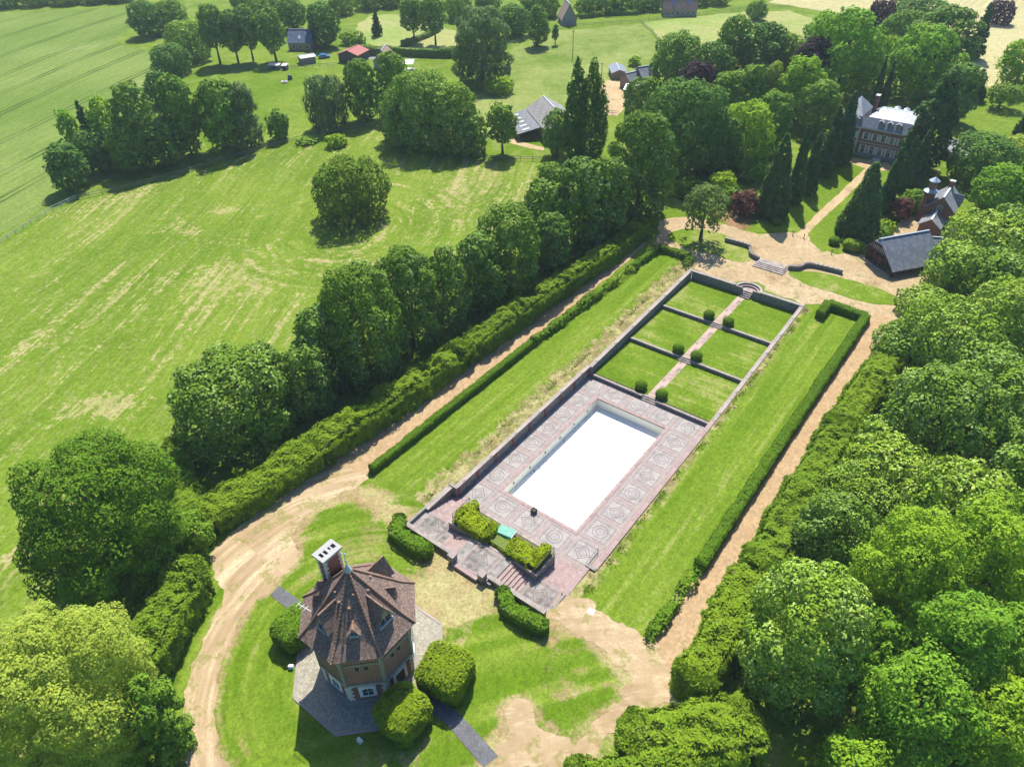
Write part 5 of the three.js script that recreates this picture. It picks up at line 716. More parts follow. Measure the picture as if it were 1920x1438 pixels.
{ // octagonal dovecote
  const CX = -1.1, CZ = 42.4, T8 = Math.tan(Math.PI / 8), d = thing('dovecote', 'octagonal half timbered brick dovecote with a tall tiled roof', 'building', [CX, 2.2, CZ]);
  const oct = (a, y) => [...Array(8)].map((_, i) => { const t = Math.PI / 8 + i * Math.PI / 4, r = a / Math.cos(Math.PI / 8); return [r * Math.cos(t), y, r * Math.sin(t)]; });
  const drum = (a, y0, y1) => { const A = oct(a, y0), B = oct(a, y1); return merge([...A.map((p, i) => plateG([A[(i + 1) % 8], p, B[i], B[(i + 1) % 8]])), plateG(B.slice().reverse())]); };
  mesh('plinth', drum(4.92, -0.3, 0.35), mat([0.25, 0.24, 0.21]), d); mesh('brick_wall', drum(4.72, 0.35, 3.0), BRICK, d); mesh('brick_infill', drum(4.74, 3.0, 9.35), BRICKFILL, d);
  // per face: face i points to angle i*45 degrees; local frame: along the face, up, outward
  const F = (i, along, y, out) => { const t = i * Math.PI / 4, c = Math.cos(t), s = Math.sin(t); return [c * out - s * along, y, s * out + c * along]; };
  const fbox = (i, a0, a1, y0, y1, o0, o1) => { const g = boxG(a0, y0, o0, a1, y1, o1); g.applyMatrix4(new THREE.Matrix4().makeBasis(new THREE.Vector3(-Math.sin(i * Math.PI / 4), 0, Math.cos(i * Math.PI / 4)).negate(), new THREE.Vector3(0, 1, 0), new THREE.Vector3(Math.cos(i * Math.PI / 4), 0, Math.sin(i * Math.PI / 4)))); return g; };
  for (let i = 0; i < 8; i++) {
    const hw = 4.74 * T8, t = Math.PI / 8 + i * Math.PI / 4, R = 4.76 / Math.cos(Math.PI / 8);
    // quoins of pale stone, alternating long and short
    const q = []; for (let k = 0; k < 7; k++) { const l = k % 2 ? 0.34 : 0.52; q.push(fbox(i, hw - l, hw + 0.01, 0.35 + k * 0.378, 0.35 + (k + 1) * 0.378 - 0.004, 4.6, 4.77), fbox((i + 1) % 8, -hw - 0.01, -hw + l, 0.35 + k * 0.378, 0.35 + (k + 1) * 0.378 - 0.004, 4.6, 4.77)); } mesh('quoin', merge(q), LIME, d);
    mesh('stone_band', fbox(i, -hw, hw, 2.99, 3.2, 4.6, 4.82), LIME, d);
    mesh('corner_post', (() => { const g = boxG(-0.2, 3.2, -0.14, 0.2, 9.35, 0.14); g.rotateY(Math.PI / 2 - t); g.translate(R * Math.cos(t), 0, R * Math.sin(t)); return g; })(), GREYTIMBER, d);
    for (const [y, h] of [[3.2, 0.3], [6.75, 0.32], [9.05, 0.3]]) mesh('beam', fbox(i, -hw + 0.12, hw - 0.12, y, y + h, 4.7, 4.86), GREYTIMBER, d);
    const lo = 13, up = 12; for (let k = 1; k < lo; k++) mesh('stud', fbox(i, -hw + k * 2 * hw / lo - 0.042, -hw + k * 2 * hw / lo + 0.042, 3.5, 6.75, 4.7, 4.8), TIMBER, d); for (let k = 1; k < up; k++) mesh('stud', fbox(i, -hw + k * 2 * hw / up - 0.042, -hw + k * 2 * hw / up + 0.042, 7.07, 9.05, 4.7, 4.8), TIMBER, d);
    for (const a of [-0.45, 0.45]) { const w = mesh('small_window', fbox(i, a - 0.2, a + 0.2, 5.9, 6.35, 4.7, 4.815), DARK, d); mesh('frame', merge([fbox(i, a - 0.26, a - 0.2, 5.85, 6.4, 4.7, 4.83), fbox(i, a + 0.2, a + 0.26, 5.85, 6.4, 4.7, 4.83), fbox(i, a - 0.2, a + 0.2, 5.85, 5.9, 4.7, 4.83)]), GREYTIMBER, w); }
    if (i % 2 || i === 2 || i === 6) { const b = mesh('window', fbox(i, -0.55, 0.55, 1.05, 2.15, 4.65, 4.735), GLASS, d); mesh('stone_surround', merge([fbox(i, -0.9, -0.55, 0.8, 2.75, 4.6, 4.78), fbox(i, 0.55, 0.9, 0.8, 2.75, 4.6, 4.78), fbox(i, -0.55, 0.55, 2.3, 2.75, 4.6, 4.78), fbox(i, -0.65, 0.65, 0.9, 1.05, 4.6, 4.84), fbox(i, -0.55, -0.3, 2.15, 2.3, 4.6, 4.78), fbox(i, 0.3, 0.55, 2.15, 2.3, 4.6, 4.78)]), WHITE, b); mesh('glazing_bar', merge([fbox(i, -0.03, 0.03, 1.05, 2.15, 4.7, 4.75), fbox(i, -0.55, 0.55, 1.6, 1.65, 4.7, 4.748)]), WHITE, b); }
    else { const b = mesh('door', fbox(i, -0.6, 0.6, 0.02, 2.3, 4.65, 4.735), mat([0.05, 0.035, 0.03]), d); mesh('stone_surround', merge([fbox(i, -0.95, -0.6, 0.02, 2.7, 4.6, 4.78), fbox(i, 0.6, 0.95, 0.02, 2.7, 4.6, 4.78), fbox(i, -0.6, 0.6, 2.3, 2.7, 4.6, 4.78)]), WHITE, b); mesh('door_step', merge([fbox(i, -1.2, 1.2, -0.05, 0.18, 4.92, 5.5), fbox(i, -1.4, 1.4, -0.05, 0.08, 5.5, 5.9)]), COPING, b); }
  }
  // bell cast roof: a lower flared band and the long slope
  const EA = oct(5.78, 9.25), MA = oct(4.55, 10.35), APX = 16.0, aAt = (y) => 4.55 * (APX - y) / (APX - 10.35);
  for (let i = 0; i < 8; i++) { const j = (i + 1) % 8, face = j; const s = mesh('roof_slope', merge([plateG([MA[j], MA[i], [0, APX, 0]].map((p) => p.slice()), 0.1), plateG([EA[j], EA[i], MA[i], MA[j]], 0.12)]), TILE, d);
    const hp = []; const pts = [EA[i], MA[i], [MA[i][0] * 0.03, APX - 0.15, MA[i][2] * 0.03]]; for (let k = 0; k < 2; k++) { const a = pts[k], b = pts[k + 1], L = Math.hypot(b[0] - a[0], b[1] - a[1], b[2] - a[2]), n = Math.round(L / 0.36); for (let q = 0; q < n; q++) { const f = (t) => [a[0] + (b[0] - a[0]) * t, a[1] + (b[1] - a[1]) * t + 0.02, a[2] + (b[2] - a[2]) * t]; hp.push(tubeG(f(q / n), f((q + 1.1) / n), 0.15, 0.11, 6)); } } mesh('hip_tiles', merge(hp), HIP, d); }
  mesh('soffit', merge(EA.map((p, i) => plateG([EA[i], EA[(i + 1) % 8], oct(4.75, 9.3)[(i + 1) % 8], oct(4.75, 9.3)[i]]))), TIMBER, d);
  // dormers
  const dormer = (i, a0, r, w, hWin, rise) => { const yb = APX - r * (APX - 10.35) / 4.55, yw = yb + hWin, yr = yw + rise, rb = aAt(yr), g = [], re = aAt(yw), ov = 0.28, W = w / 2 + 0.22, yl = yw - 0.22 * rise / (w / 2);
    const dm = mesh('dormer', merge([fbox(i, a0 - w / 2, a0 - w / 2 + 0.1, yb, yw, re - 0.3, r), fbox(i, a0 + w / 2 - 0.1, a0 + w / 2, yb, yw, re - 0.3, r), plateG([F(i, -a0 + w / 2, yw, r), F(i, -a0 - w / 2, yw, r), F(i, -a0, yr, r)])]), TIMBER, d);
    for (const s of [-1, 1]) { const E = F(i, -a0 + s * W, yl, r + ov), Eb = F(i, -a0 + s * W, yl, aAt(yl)), Rf = F(i, -a0, yr, r + ov * 0.4), Rb = F(i, -a0, yr, rb - 0.05); mesh('dormer_roof', plateG(s > 0 ? [E, Rf, Rb, Eb] : [E, Eb, Rb, Rf], 0.08), TILE, dm); }
    mesh('dormer_ridge', tubeG(F(i, -a0, yr + 0.02, r + ov * 0.4), F(i, -a0, yr + 0.02, rb), 0.11, 0.11, 6), HIP, dm);
    mesh('dormer_window', fbox(i, a0 - w / 2 + 0.1, a0 + w / 2 - 0.1, yb + 0.1, yw, r - 0.12, r - 0.06), GLASS, dm); mesh('window_sill', fbox(i, a0 - w / 2 - 0.05, a0 + w / 2 + 0.05, yb - 0.12, yb + 0.16, r - 0.1, r + 0.12), ZINC, dm); mesh('window_frame', merge([fbox(i, a0 - w / 2 + 0.1, a0 - w / 2 + 0.18, yb + 0.16, yw, r - 0.08, r), fbox(i, a0 + w / 2 - 0.18, a0 + w / 2 - 0.1, yb + 0.16, yw, r - 0.08, r), fbox(i, a0 - 0.04, a0 + 0.04, yb + 0.16, yw, r - 0.08, r)]), ZINC, dm); };
  dormer(0, 0, 4.25, 1.7, 0.95, 1.75); dormer(2, 0, 4.25, 1.7, 0.95, 1.75); dormer(1, 0, 4.1, 0.9, 0.6, 0.55); dormer(6, 0, 4.25, 1.7, 0.95, 1.75); dormer(7, 0, 4.0, 0.9, 0.6, 0.5); dormer(3, 0, 3.9, 0.8, 0.55, 0.5); dormer(4, 1.2, 3.9, 0.8, 0.5, 0.5);
  // small vent tiles
  for (const [i, r, a] of [[1, 1.6, 0.3], [1, 2.4, -0.2], [0, 1.9, 0.4], [2, 1.7, -0.35], [7, 1.8, 0.4], [2, 2.1, 0.5]]) { const y = APX - r * (APX - 10.35) / 4.55; mesh('vent_tile', fbox(i, a - 0.12, a + 0.12, y - 0.1, y + 0.12, r - 0.1, r + 0.16), HIP, d); }
  // finial and weather vane
  mesh('finial', merge([new THREE.ConeGeometry(0.42, 1.1, 10).translate(0, APX + 0.25, 0), tubeG([0, APX + 0.7, 0], [0, APX + 2.5, 0], 0.045, 0.03, 6), new THREE.SphereGeometry(0.13, 8, 6).translate(0, APX + 1.1, 0)]), ZINC, d);
  mesh('weather_vane', merge([barG([-0.45, APX + 2.2, 0.1], [0.5, APX + 2.2, -0.1], 0.03, 0.05), boxG(0.1, APX + 2.2, -0.03, 0.5, APX + 2.42, 0)]), ZINC, d);
  // chimney stack with a slab on top
  const ch = mesh('chimney', boxG(-3.95, 9.6, -1.3, -2.75, 15.6, 0.7), BRICK, d); const qs = []; for (const [x, z] of [[-3.95, -1.3], [-2.75, -1.3], [-3.95, 0.7], [-2.75, 0.7]]) for (let k = 0; k < 12; k++) { const l = k % 2 ? 0.2 : 0.32; qs.push(boxG(x - (x < -3 ? 0.015 : l), 11.4 + k * 0.34, z - (z < 0 ? 0.015 : l), x + (x < -3 ? l : 0.015), 11.4 + (k + 1) * 0.34 - 0.004, z + (z < 0 ? l : 0.015))); } for (let k = 0; k < 4; k++) mesh('chimney_quoin', merge(qs.slice(k * 12, k * 12 + 12)), LIME, ch);
  mesh('chimney_cornice', boxG(-4.05, 15.4, -1.4, -2.65, 15.62, 0.8), LIME, ch);
  { const s = new THREE.Shape([[-4.2, -1.55], [-2.5, -1.55], [-2.5, 0.95], [-4.2, 0.95]].map((p) => new THREE.Vector2(p[0], -p[1]))); for (const [x0, z0, x1, z1] of [[-3.6, -1.25, -3.05, -0.85], [-3.6, -0.7, -3.2, -0.5], [-3.6, -0.2, -3.0, 0.1], [-3.65, 0.3, -3.05, 0.6]]) s.holes.push(new THREE.Path([[x0, z0], [x1, z0], [x1, z1], [x0, z1]].map((p) => new THREE.Vector2(p[0], -p[1])))); const g = new THREE.ExtrudeGeometry(s, { depth: 0.22, bevelEnabled: false }); g.rotateX(-Math.PI / 2); g.translate(0, 15.64, 0); mesh('chimney_slab', g, mat([0.36, 0.35, 0.325]), ch); mesh('flue', boxG(-3.9, 15.6, -1.26, -2.8, 15.63, 0.66), DARK, ch); }
  const an = mesh('aerial', merge([tubeG([-2.4, 10.6, 4.2], [-2.4, 12.6, 4.2], 0.03), barG([-3.3, 12.4, 4.3], [-1.5, 12.5, 4.1], 0.04), barG([-3.2, 12.42, 4.0], [-3.2, 12.42, 4.6], 0.035), barG([-2.7, 12.45, 3.95], [-2.7, 12.45, 4.55], 0.035), barG([-2.2, 12.47, 3.9], [-2.2, 12.47, 4.5], 0.035)]), WHITE, d);
  // paved apron
  const P8 = oct(7.9, 0).map((p) => [CX + p[0], CZ + 0.15 + p[2]]); const ap = structure('paved_apron', (() => { const g = plateG(P8.map((p) => [p[0], 2.3, p[1]]).reverse(), 0.3); const a = g.attributes.position, u = g.attributes.uv; for (let i = 0; i < a.count; i++) u.setXY(i, a.getX(i), a.getZ(i)); return g; })(), FLAG);
  for (let i = 0; i < 8; i++) { const a = P8[i], b = P8[(i + 1) % 8]; mesh('kerb', barG([a[0], 2.28, a[1]], [b[0], 2.28, b[1]], 0.28, 0.12), COPING, ap); }
  for (const [x, z, a, l] of [[-7.3, 48.4, 0.6, 'left'], [4.9, 36.3, 2.4, 'right'], [4.6, 49.4, 0, 'near']]) { const f = thing('floodlight', 'small white floodlight box at the ' + l + ' edge of the dovecote paving', 'lamp', [x, 2.2, z], a, 'floodlights round the dovecote'); mesh('base', boxG(-0.3, 0, -0.25, 0.3, 0.12, 0.25), mat([0.4, 0.4, 0.38]), f); mesh('housing', boxG(-0.28, 0.12, -0.16, 0.28, 0.5, 0.16), WHITE, f); mesh('lens', boxG(-0.22, 0.17, -0.19, 0.22, 0.45, -0.16), GLASS, f); }
}
// gabled buildings: local x across, -z along the ridge
function house(o) {
  const turn = Math.atan2(-o.dir[0], -o.dir[1]), t = thing(o.name, o.label, o.cat ?? 'building', [o.at[0], o.y ?? 3.5, o.at[1]], turn, o.group), { wl, wr, el, er, rg, len } = o, ov = o.ov ?? 0.4, wm = o.wall ?? BRICK, rm = o.roof ?? SLATE, th = 0.14;
  const A = [[-wl, -0.3], [wr, -0.3], [wr, er], [0, rg], [-wl, el]]; if (!o.open) mesh('wall', merge([plateG(A.map((p) => [p[0], p[1], 0])), plateG(A.map((p) => [p[0], p[1], -len]).reverse()), plateG([[wr, -0.3, 0], [wr, -0.3, -len], [wr, er, -len], [wr, er, 0]]), plateG([[-wl, -0.3, -len], [-wl, -0.3, 0], [-wl, el, 0], [-wl, el, -len]])]), wm, t);
  const kr = (rg - er) / wr, kl = (rg - el) / wl, go = o.gable ?? 0.35;
  mesh('roof_slope', plateG([[wr + ov, er - ov * kr + th, go], [wr + ov, er - ov * kr + th, -len - go], [0, rg + th, -len - go], [0, rg + th, go]], th), rm, t); mesh('roof_slope', plateG([[-wl - ov, el - ov * kl + th, -len - go], [-wl - ov, el - ov * kl + th, go], [0, rg + th, go], [0, rg + th, -len - go]], th), o.roofL ?? rm, t);
  mesh('ridge_cap', barG([0, rg + th + 0.02, go], [0, rg + th + 0.02, -len - go], 0.34, 0.12), o.ridge ?? LEAD, t);
  return t;
}
// window in the face: side 'f' front (z=0), 'r' right wall, position along, sill, size
function windowOn(t, o, side, a, y, w, h, shutter, pm = GLASS, fm = WHITE) {
  if (side === 'l') a = -a;
  const put = (g) => { if (side === 'r') { g.rotateY(Math.PI / 2); g.translate(o.wr, 0, 0); } else if (side === 'l') { g.rotateY(-Math.PI / 2); g.translate(-o.wl, 0, 0); } return g; };
  const p = mesh('window', put(boxG(a - w / 2, y, -0.05, a + w / 2, y + h, 0.03)), pm, t); mesh('frame', put(merge([boxG(a - w / 2 - 0.08, y - 0.08, -0.05, a - w / 2, y + h + 0.08, 0.07), boxG(a + w / 2, y - 0.08, -0.05, a + w / 2 + 0.08, y + h + 0.08, 0.07), boxG(a - w / 2, y + h, -0.05, a + w / 2, y + h + 0.08, 0.07), boxG(a - w / 2, y - 0.08, -0.05, a + w / 2, y, 0.09), boxG(a - 0.035, y, -0.03, a + 0.035, y + h, 0.05), boxG(a - w / 2, y + h * 0.6, -0.03, a - 0.035, y + h * 0.6 + 0.05, 0.045), boxG(a + 0.035, y + h * 0.6, -0.03, a + w / 2, y + h * 0.6 + 0.05, 0.045)])), fm, p);
  if (shutter) for (const s of [-1, 1]) mesh('shutter', put(boxG(a + s * (w / 2 + 0.3) - 0.21, y - 0.05, 0, a + s * (w / 2 + 0.3) + 0.21, y + h + 0.05, 0.075)), shutter, p);
}
{ // half timbered barn by the drive: long low right slope
  const o = { name: 'timber_barn', label: 'half timbered barn with a long grey slate roof beside the drive', cat: 'barn', at: [17.8, -75.2], dir: [0.59, -0.81], wl: 2.5, wr: 4.9, el: 3.2, er: 1.75, rg: 5.6, len: 10.6, ov: 0.6, open: true };
  const t = house(o), DT2 = mat([0.06, 0.035, 0.028]); mesh('gable_infill', plateG([[-2.4, 3.0, -0.1], [2.9, 3.0, -0.1], [4.8, 1.85, -0.1], [0, 5.5, -0.1]].map((p) => p)), mat([0.36, 0.34, 0.32]), t);
  for (let k = 0; k < 14; k++) { const x = -2.2 + k * 0.5, top = x < 0 ? 5.5 + x * 0.95 : 5.5 - x * 0.77; if (top > 3.15) mesh('stud', boxG(x - 0.05, 3.0, -0.1, x + 0.05, Math.max(3.1, top), 0.02), DT2, t); } mesh('tie_beam', boxG(-2.5, 2.85, -0.15, 3.2, 3.08, 0.1), DT2, t); mesh('collar_beam', boxG(-1.1, 4.15, -0.12, 1.5, 4.32, 0.06), DT2, t);
  for (const x of [-2.45, -0.2, 2.95, 4.8]) mesh('post', boxG(x - 0.13, -0.2, -0.15, x + 0.13, x > 4 ? 1.8 : 2.85, 0.1), DT2, t); for (let k = 0; k < 9; k++) mesh('lattice', barG([-2.3 + k * 0.28, 0.2, -0.02], [-2.3 + k * 0.28, 2.8, -0.02], 0.06, 0.05), DT2, t); for (let k = 0; k < 4; k++) mesh('brace', barG([-2.3 + k * 1.2, 0.1, 0.03], [-1.6 + k * 1.2, 2.8, 0.03], 0.12, 0.08), DT2, t);
  mesh('back_wall', boxG(-2.5, -0.3, -10.6, 4.9, 3, -10.4), BRICK, t); mesh('side_wall', boxG(-2.5, -0.3, -10.4, -2.3, 3.1, -0.2), BRICK, t); for (let k = 0; k < 5; k++) mesh('side_post', boxG(4.7, -0.2, -0.6 - k * 2.3, 4.9, 1.75, -0.4 - k * 2.3), DT2, t); mesh('log_stack', boxG(-2.2, -0.2, -3, 0.4, 1.6, -1.2), smat(tWood, { color: lin([1.1, 0.7, 0.55]) }), t); mesh('base_wall', boxG(-2.6, -0.2, 0.12, 5, 0.35, 0.4), RUBBLE, t); mesh('gable_hood', plateG([[-0.9, 5.0, 0.5], [0.9, 5.0, 0.5], [0.25, 5.75, -0.2], [-0.25, 5.75, -0.2]], 0.1), LEAD, t);
  const b = house({ name: 'slate_shed', label: 'slate roofed shed half hidden by trees behind the half timbered barn', cat: 'shed', at: [25.4, -85.2], dir: [0.9, -0.44], wl: 2.2, wr: 3.4, el: 2.2, er: 1.8, rg: 4, len: 7, wall: mat([0.3, 0.2, 0.17]) });
}
{ // house with a round turret
  const o = { name: 'turret_house', label: 'brick house with a round turret and slate roofs right of the cypresses', cat: 'house', at: [23.2, -99.4], dir: [0, -1], wl: 2.6, wr: 2.5, el: 4.2, er: 4.2, rg: 6.6, len: 7.4, wall: smat(tBrick, { color: lin([0.85, 1.1, 1.2]) }), roof: smat(tSlate, { color: lin([1.3, 1.2, 1.05]), roughness: 0.5 }), ridge: WHITE };
  const t = house(o); windowOn(t, o, 'f', -0.1, 3.3, 0.8, 1.3); mesh('chimney', boxG(-0.5, 5.2, -6.6, 0.4, 7.9, -5.9), BRICK, t); mesh('chimney_cap', boxG(-0.6, 7.9, -6.7, 0.5, 8.05, -5.8), LIME, t);
  mesh('cross_gable', merge([plateG([[2.95, 4, -3.6], [2.95, 4, -5.6], [2.95, 5.9, -4.6]]), boxG(1.4, 3.5, -5.6, 2.94, 4.2, -3.6)]), o.wall, t); mesh('cross_gable_roof', plateG([[3.2, 3.9, -3.4], [3.2, 6.1, -4.6], [0.1, 6.1, -4.6], [1.9, 3.9, -3.4]].reverse(), 0.1), o.roof, t); mesh('cross_gable_roof', plateG([[3.2, 3.9, -5.8], [3.2, 6.1, -4.6], [0.1, 6.1, -4.6], [1.9, 3.9, -5.8]], 0.1), o.roof, t);
  const tw = mesh('turret', new THREE.CylinderGeometry(1.05, 1.15, 7.2, 18).translate(-2.9, 3.3, -1.8), o.wall, t); mesh('turret_skirt', new THREE.ConeGeometry(1.5, 0.9, 20).translate(-2.9, 7.1, -1.8), ZINC, tw); mesh('lantern', new THREE.CylinderGeometry(0.68, 0.72, 2, 14).translate(-2.9, 7.9, -1.8), o.wall, tw); mesh('lantern_cap', new THREE.ConeGeometry(1.08, 0.85, 20).translate(-2.9, 9.3, -1.8), ZINC, tw); mesh('finial', merge([tubeG([-2.9, 9.6, -1.8], [-2.9, 10.9, -1.8], 0.04), new THREE.SphereGeometry(0.28, 10, 8).translate(-2.85, 11, -1.8)]), mat([0.35, 0.26, 0.08], { roughness: 0.4, metalness: 0.6 }), tw); mesh('slit_window', boxG(-2.85, 4.6, -0.8, -2.65, 5.1, -0.72), DARK, tw);
  const a = { name: 'brick_annex', label: 'small gabled brick annex in front of the house with the turret', cat: 'building', at: [22.95, -94.4], dir: [0, -1], wl: 1.9, wr: 2.0, el: 2.1, er: 2.1, rg: 3.5, len: 4.9, wall: o.wall, roof: o.roof, ridge: WHITE, ov: 0.35 }; house(a);
  const gw = thing('garden_wall', 'low white coped wall left of the round turret', 'wall', [16, 3.5, -106]); mesh('masonry', boxG(-1.5, 0, -0.2, 3.5, 1.5, 0.2), mat([0.5, 0.47, 0.42]), gw); mesh('coping', boxG(-1.6, 1.5, -0.3, 3.6, 1.65, 0.3), WHITE, gw);
}
{ // mansion at the end of the avenue
  const t = thing('mansion', 'brick mansion with white shutters and a slate mansard roof coloured pale for sun glare', 'building', [0, 3.5, -130.9]), SH = mat([0.6, 0.63, 0.58]), GLARE_SLATE = smat(tSlate, { color: lin([1.5, 1.45, 1.38]), roughness: 0.4 }), BK = smat(tBrick, { color: lin([1.0, 1.25, 1.3]) });  // roof slate tint lightened so its colour carries the sun glare
  const X0 = -3.1, X1 = 12, PX0 = -9.2; mesh('wall', boxG(X0, -0.3, -10, X1, 7, 0), BK, t); mesh('pavilion_wall', boxG(PX0, -0.3, -10.4, X0, 7, 0.25), BK, t); mesh('plinth', boxG(PX0 - 0.08, -0.3, -10.5, X1 + 0.1, 0.7, 0.33), mat([0.3, 0.28, 0.26]), t);
  mesh('string_course', merge([boxG(X0, 3.45, 0, X1, 3.62, 0.1), boxG(PX0 - 0.05, 3.45, 0.25, X0, 3.62, 0.35)]), LIME, t); mesh('cornice', merge([boxG(X0, 6.9, -10.2, X1 + 0.35, 7.25, 0.4), boxG(PX0 - 0.35, 6.9, -10.7, X0 + 0.1, 7.25, 0.6)]), LIME, t); mesh('quoin', boxG(X0 - 0.35, 0.7, 0.25, X0 + 0.02, 6.9, 0.33), LIME, t);
  const o = { wr: 0, wl: 0 }; for (const [x, sh] of [[-1.4, 1], [0.75, 1], [2.75, 1], [4.8, 1], [6.9, 1], [9, 1]]) { windowOn(t, o, 'f', x, 0.95, 0.85, 1.95, SH); windowOn(t, o, 'f', x, 4.3, 0.85, 1.6, SH); }
  { const p = new THREE.Group(); p.name = 'pavilion_front'; p.position.z = 0.25; t.add(p); for (const x of [-7, -4.4]) { windowOn(p, o, 'f', x, 0.95, 0.85, 1.95, SH); windowOn(p, o, 'f', x, 4.3, 0.85, 1.6, SH); } }
  mesh('door_steps', merge([boxG(2, -0.1, 0.33, 3.6, 0.5, 1.1), boxG(1.8, -0.1, 1.1, 3.8, 0.25, 1.7)]), LIME, t);
  // mansard: steep lower slopes, flatter crown
  const ring = (x0, z0, x1, z1, y) => [[x0, y, z1], [x1, y, z1], [x1, y, z0], [x0, y, z0]], slopes = (A, B, nm, m) => { for (let i = 0; i < 4; i++) { const j = (i + 1) % 4; mesh(nm, plateG([A[i], A[j], B[j], B[i]]), m, t); } };
  const E = ring(X0, -10.3, X1 + 0.4, 0.45, 7.25), M = ring(X0 + 0.8, -9, X1 - 1, -1.3, 9.4), C = ring(X0 + 2.6, -6, X1 - 2.8, -4.4, 11); slopes(E, M, 'roof_slope', GLARE_SLATE); slopes(M, C, 'roof_crown', GLARE_SLATE); mesh('roof_ridge', plateG(C), LEAD, t);
  const E2 = ring(PX0 - 0.4, -10.7, X0 + 0.3, 0.6, 7.25), M2 = ring(PX0 + 0.5, -9.6, X0 - 0.5, -0.6, 9.4), C2 = ring(PX0 + 2.9, -5.6, X0 - 2.9, -4.8, 12.6); slopes(E2, M2, 'pavilion_roof', GLARE_SLATE); slopes(M2, C2, 'pavilion_crown', smat(tSlate, { color: lin([1.5, 1.45, 1.4]), roughness: 0.45 })); mesh('roof_ridge', plateG(C2), LEAD, t);
  const dm = (x, z, y) => { const d = mesh('dormer', merge([boxG(x - 0.55, y, z - 1.5, x - 0.42, y + 1.5, z), boxG(x + 0.42, y, z - 1.5, x + 0.55, y + 1.5, z), boxG(x - 0.55, y + 1.35, z - 1.5, x + 0.55, y + 1.5, z)]), LEAD, t); mesh('dormer_window', boxG(x - 0.42, y, z - 0.2, x + 0.42, y + 1.35, z - 0.1), GLASS, d); mesh('dormer_frame', merge([boxG(x - 0.42, y, z - 0.1, x - 0.32, y + 1.35, z - 0.02), boxG(x + 0.32, y, z - 0.1, x + 0.42, y + 1.35, z - 0.02), boxG(x - 0.04, y, z - 0.1, x + 0.04, y + 1.35, z - 0.02)]), WHITE, d); mesh('dormer_roof', plateG([[x - 0.7, y + 1.5, z + 0.15], [x, y + 1.95, z + 0.15], [x, y + 1.95, z - 2], [x - 0.7, y + 1.5, z - 1.7]].reverse(), 0.06), GLARE_SLATE, d); mesh('dormer_roof', plateG([[x + 0.7, y + 1.5, z + 0.15], [x, y + 1.95, z + 0.15], [x, y + 1.95, z - 2], [x + 0.7, y + 1.5, z - 1.7]], 0.06), GLARE_SLATE, d); };
  for (const x of [1.2, 3.3, 5.3]) { dm(x, 0.1, 7.4); } for (const x of [2.2, 4.4, 6.6]) mesh('rear_dormer', merge([boxG(x - 0.5, 8, -10, x + 0.5, 10.2, -8.8), new THREE.ConeGeometry(0.95, 0.6, 4).rotateY(Math.PI / 4).translate(x, 10.5, -9.4)]), LEAD, t); dm(-4.6, 0.25, 7.4);
  mesh('chimney', boxG(X0 + 0.3, 8, -6.5, X0 + 1.1, 13.4, -5.2), BRICK, t); mesh('chimney_cap', boxG(X0 + 0.2, 13.4, -6.6, X0 + 1.2, 13.55, -5.1), LIME, t);
  mesh('spire', merge([tubeG([-6.15, 12.5, -5.2], [-6.15, 14, -5.2], 0.05, 0.02), tubeG([0.6, 10.9, -5.2], [0.6, 12.4, -5.2], 0.05, 0.02)]), LEAD, t);
  const ob = house({ name: 'lodge', label: 'low building with a glare-lightened slate roof right of the mansion, behind the huge conifer', cat: 'building', at: [15, -143.5], dir: [1, 0.05], wl: 3, wr: 3, el: 2.2, er: 2.2, rg: 4, len: 6.5, wall: BK, roof: GLARE_SLATE });
}
